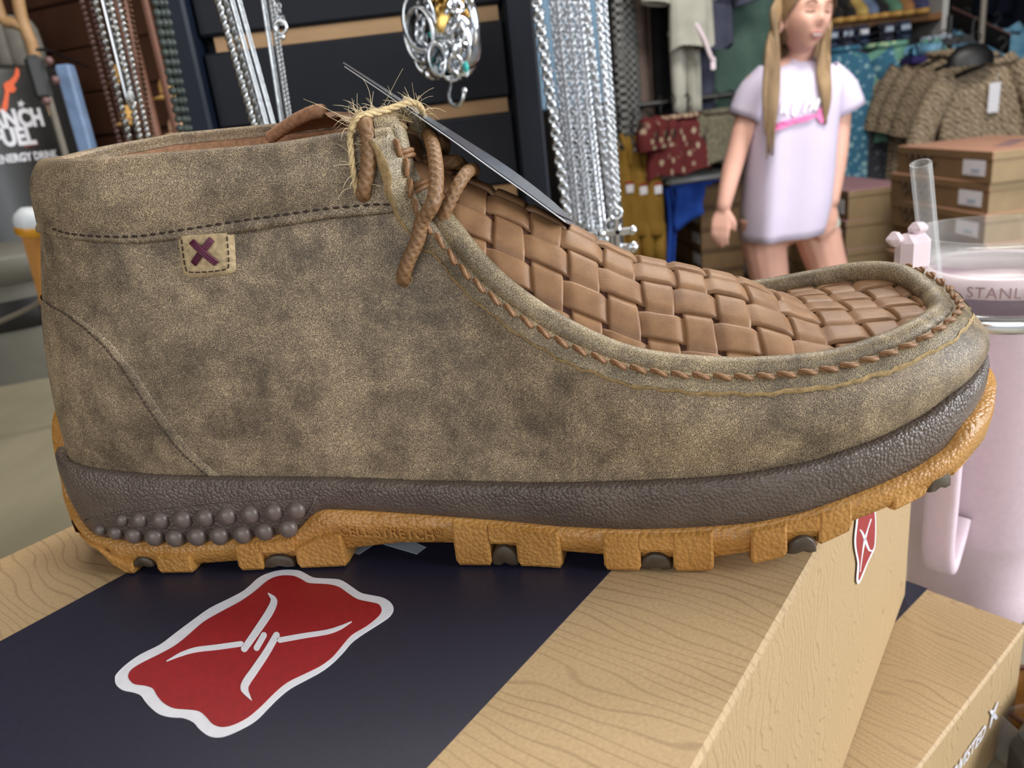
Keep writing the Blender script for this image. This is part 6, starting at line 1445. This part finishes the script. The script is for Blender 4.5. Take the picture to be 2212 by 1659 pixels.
# face features
def face_tube(name, pts, r, mat, off=.0015): MB().tube(catmull([H(headpt(math.asin(max(-1, min(1, x))) , math.asin(z), off)) for x, z in pts], 4), r, 6).build(name, mat, girl, smooth=True)
for s in (-1, 1):
    face_tube('eyelid', [(s * .22, .0), (s * .36, -.03), (s * .52, -.005)], [.0030] * 9, LASH); face_tube('eyebrow', [(s * .20, .20), (s * .38, .26), (s * .58, .20)], [.0022] * 9, BROW)
    V, F = lathe([(1e-5, -1), (.7, -.7), (1, 0), (.7, .7), (1e-5, 1)], 12); c = H(headpt(math.asin(s * .37), .01, -.004)); mk('eye', np.array(V) * np.array([.010, .006, .003]) + c, [f[::-1] for f in F], LASH, girl)
    face_tube('nostril', [(s * .05, -.36), (s * .09, -.35)], [.0022] * 5, LIP, .003)
face_tube('upper_lip', [(-.34, -.56), (-.12, -.53), (0, -.545), (.12, -.53), (.34, -.54)], np.interp(np.linspace(0, 1, 17), [0, .5, 1], [.0018, .0038, .0018]), LIP, .001)
face_tube('lower_lip', [(-.34, -.56), (-.15, -.645), (0, -.66), (.15, -.645), (.34, -.54)], np.interp(np.linspace(0, 1, 17), [0, .5, 1], [.0018, .0045, .0018]), LIP, .001)
face_tube('teeth', [(-.24, -.585), (0, -.60), (.24, -.575)], [.0035] * 9, TEETH, .0005)
# T-shirt: torso with sleeves
rows = [(133, 1690, 1756, .040, 0), (140, 1676, 1770, .052, 0), (150, 1652, 1796, .066, 0), (163, 1632, 1814, .080, 0), (185, 1622, 1822, .092, 0), (215, 1620, 1816, .104, 0), (260, 1622, 1806, .112, 0), (320, 1616, 1800, .116, 0), (380, 1611, 1796, .120, 0), (440, 1607, 1788, .126, 0), (490, 1604, 1776, .130, 0), (507, 1604, 1770, .130, 0)]
V = []; n = 40
for k, (y, xa, xb, dd, _) in enumerate(rows):
    ca, cb = L(xa, y + (xb - xa) * .058 + (4 if k > 9 else 0)), L(xb, y - (xb - xa) * .058 - (6 if k > 9 else 0)); c = (ca + cb) / 2; hw = (cb - ca) / 2; amp = .010 * min(1, k / 8)
    for i in range(n):
        a = 2 * np.pi * i / n; f = 1 + (amp / dd) * (math.sin(5 * a + .6) + .6 * math.sin(9 * a + k * .12 + 1)); cs = np.sign(math.cos(a)) * abs(math.cos(a)) ** .75
        V.append(c + hw * cs + np.array([0, dd * math.sin(a) * f, 0]))
tee = mk('t_shirt', V, [f[::-1] for f in gridf(len(rows), n, cv=True)], TEE, girl); sd = tee.modifiers.new('thickness', 'SOLIDIFY'); sd.thickness = .003
for P_, r in (([L(1668, 168), L(1634, 208), L(1612, 258)], [.056, .064, .060]), ([L(1778, 164), L(1810, 200), L(1825, 240)], [.054, .062, .062])):
    C = resample(np.array(P_), 8); rr = np.interp(np.linspace(0, 1, 8), [0, .5, 1], r); Vs, Fs = tubevf(C, rr, 20, caps=False); o = mk('sleeve', Vs, Fs, TEE, tee); sd = o.modifiers.new('thickness', 'SOLIDIFY'); sd.thickness = .003
V2, F2 = torus_vf(.052, .005, 28, 6); cN = L(1723, 132); mk('neckband', [(x * .98, y_ * .82, z) for x, z, y_ in V2] + cN, F2, TEE, tee)
# print on the shirt: pink brush line and glitter letters, lying on the cloth
TB = BVHTree.FromPolygons([tuple(v.co) for v in tee.data.vertices], [tuple(p.vertices) for p in tee.data.polygons])
def tee_hit(x, y, off=.003):
    r = ray(x, y); r /= np.linalg.norm(r); h_ = TB.ray_cast(Vector(CAM - GO), Vector(r))
    return np.array(h_[0]) - r * off if h_[0] is not None else L(x, y, GD - .11)
def tee_stroke(name, pts, w, mat, off=.011):
    o_ = stroke(pts, w); nn = len(o_) // 2; V = [tee_hit(*o_[i], off) for i in range(nn)] + [tee_hit(*o_[2 * nn - 1 - i], off) for i in range(nn)]
    mk(name, V, [(i, i + 1, nn + i + 1, nn + i) for i in range(nn - 1)], mat, tee, smooth=False)
tee_stroke('print_line', [(1671, 277), (1692, 269), (1715, 262), (1740, 256), (1762, 249)], [13, 15, 11, 12, 7], PINKP)
tee_stroke('print_line', [(1778, 266), (1772, 248), (1783, 225)], [7, 17, 7], PINKP)
for pts in ([(1688, 245), (1694, 226), (1703, 216), (1696, 232), (1700, 246)], [(1712, 248), (1720, 222), (1728, 214), (1724, 232), (1716, 252)], [(1738, 244), (1744, 224), (1752, 214), (1756, 228), (1748, 240)], [(1762, 238), (1766, 222), (1772, 212)]): tee_stroke('print_letter', pts, [5, 8, 8, 8, 5], SPARK, .013)
# shorts under the shirt
for hp, kx in ((hip_l, 1652), (hip_r, 1764)): Vs, Fs = tubevf([hp + (0, 0, .02), L(kx, 496)], [.072, .074], 18, caps=False); mk('shorts', Vs, Fs, CM['white'], girl)
for k in (knee_l, knee_r):
    V = []; n = 16
    for z, sc_ in ((.0, 1.0), (.014, 1.05), (.03, 1.0), (.05, .85)):
        for i in range(n): a = 2 * np.pi * i / n; V.append((k[0] + .042 * sc_ * math.cos(a), -.035 + .105 * sc_ * math.sin(a), z))
    mk('shoe', V, [f[::-1] for f in gridf(4, n, cv=True)] + [tuple(range(n))[::-1], tuple(3 * n + i for i in range(n))], CM['white'], girl)
# hair: a cap over the skull and long locks on both sides
V = []; nt2, np2 = 40, 14
for i in range(nt2):
    th = 2 * np.pi * i / nt2; front = max(0, math.cos(th)); lo = -.75 + 1.35 * front ** .6 if math.cos(th) > 0 else -.75
    for j in range(np2): ph = lo + (np.pi / 2 - .01 - lo) * j / (np2 - 1); V.append(H(headpt(th, ph, .010 + .004 * (j > 0) + .0015 * math.sin(th * 17))))
V.append(H(headpt(0, np.pi / 2, .014))); F = [f[::-1] for f in gridf(nt2, np2, cu=True)] + [(nt2 * np2, i * np2 + np2 - 1, ((i + 1) % nt2) * np2 + np2 - 1)[::-1] for i in range(nt2)]
mk('hair_cap', V, F, HAIR, girl)
hb_ = MB(); rg = random.Random(4)
def lock(pts, r): C = catmull(pts, 5); hb_.tube(C, np.interp(np.linspace(0, 1, len(C)), [0, .2, .7, 1], [r * .7, r, r, r * .25]), 6)
for k in range(26):                                                # viewer's left: in front of the shoulder
    e = k / 25; dx = rg.uniform(-3, 3); x0 = 1684 - 12 * e; lock([L(x0 + 6, -22 + 20 * e, 2.47 - .05 * e), L(x0 - 2 + dx, 30, 2.43 - .03 * e), L(1662 + 16 * e + dx, 90, 2.40), L(1655 + 26 * e + dx, 160, 2.385), L(1652 + 26 * e + dx, 220 + 8 * e, 2.375), L(1654 + 18 * e + dx, 290 + rg.uniform(-40, 60), 2.375)], .0072)
for k in range(22):                                                # viewer's right
    e = k / 21; dx = rg.uniform(-2, 2); lock([L(1788 + 2 * e, -10 + 10 * e, 2.50), L(1792 - 3 * e + dx, 50, 2.475), L(1788 - 10 * e + dx, 95, 2.45 - .03 * e), L(1790 - 22 * e + dx, 150, 2.41), L(1792 - 16 * e + dx, 210, 2.38), L(1787 - 6 * e + dx, 258 + rg.uniform(-18, 12), 2.378)], .0062)
for k in range(26):                                                # behind the neck
    e = k / 25; lock([L(1690 + 95 * e, -5, 2.56), L(1684 + 100 * e, 70, 2.575), L(1672 + 112 * e, 140, 2.59), L(1668 + 112 * e, 230, 2.62)], .0095)
hb_.build('hair', HAIR, girl, smooth=True)
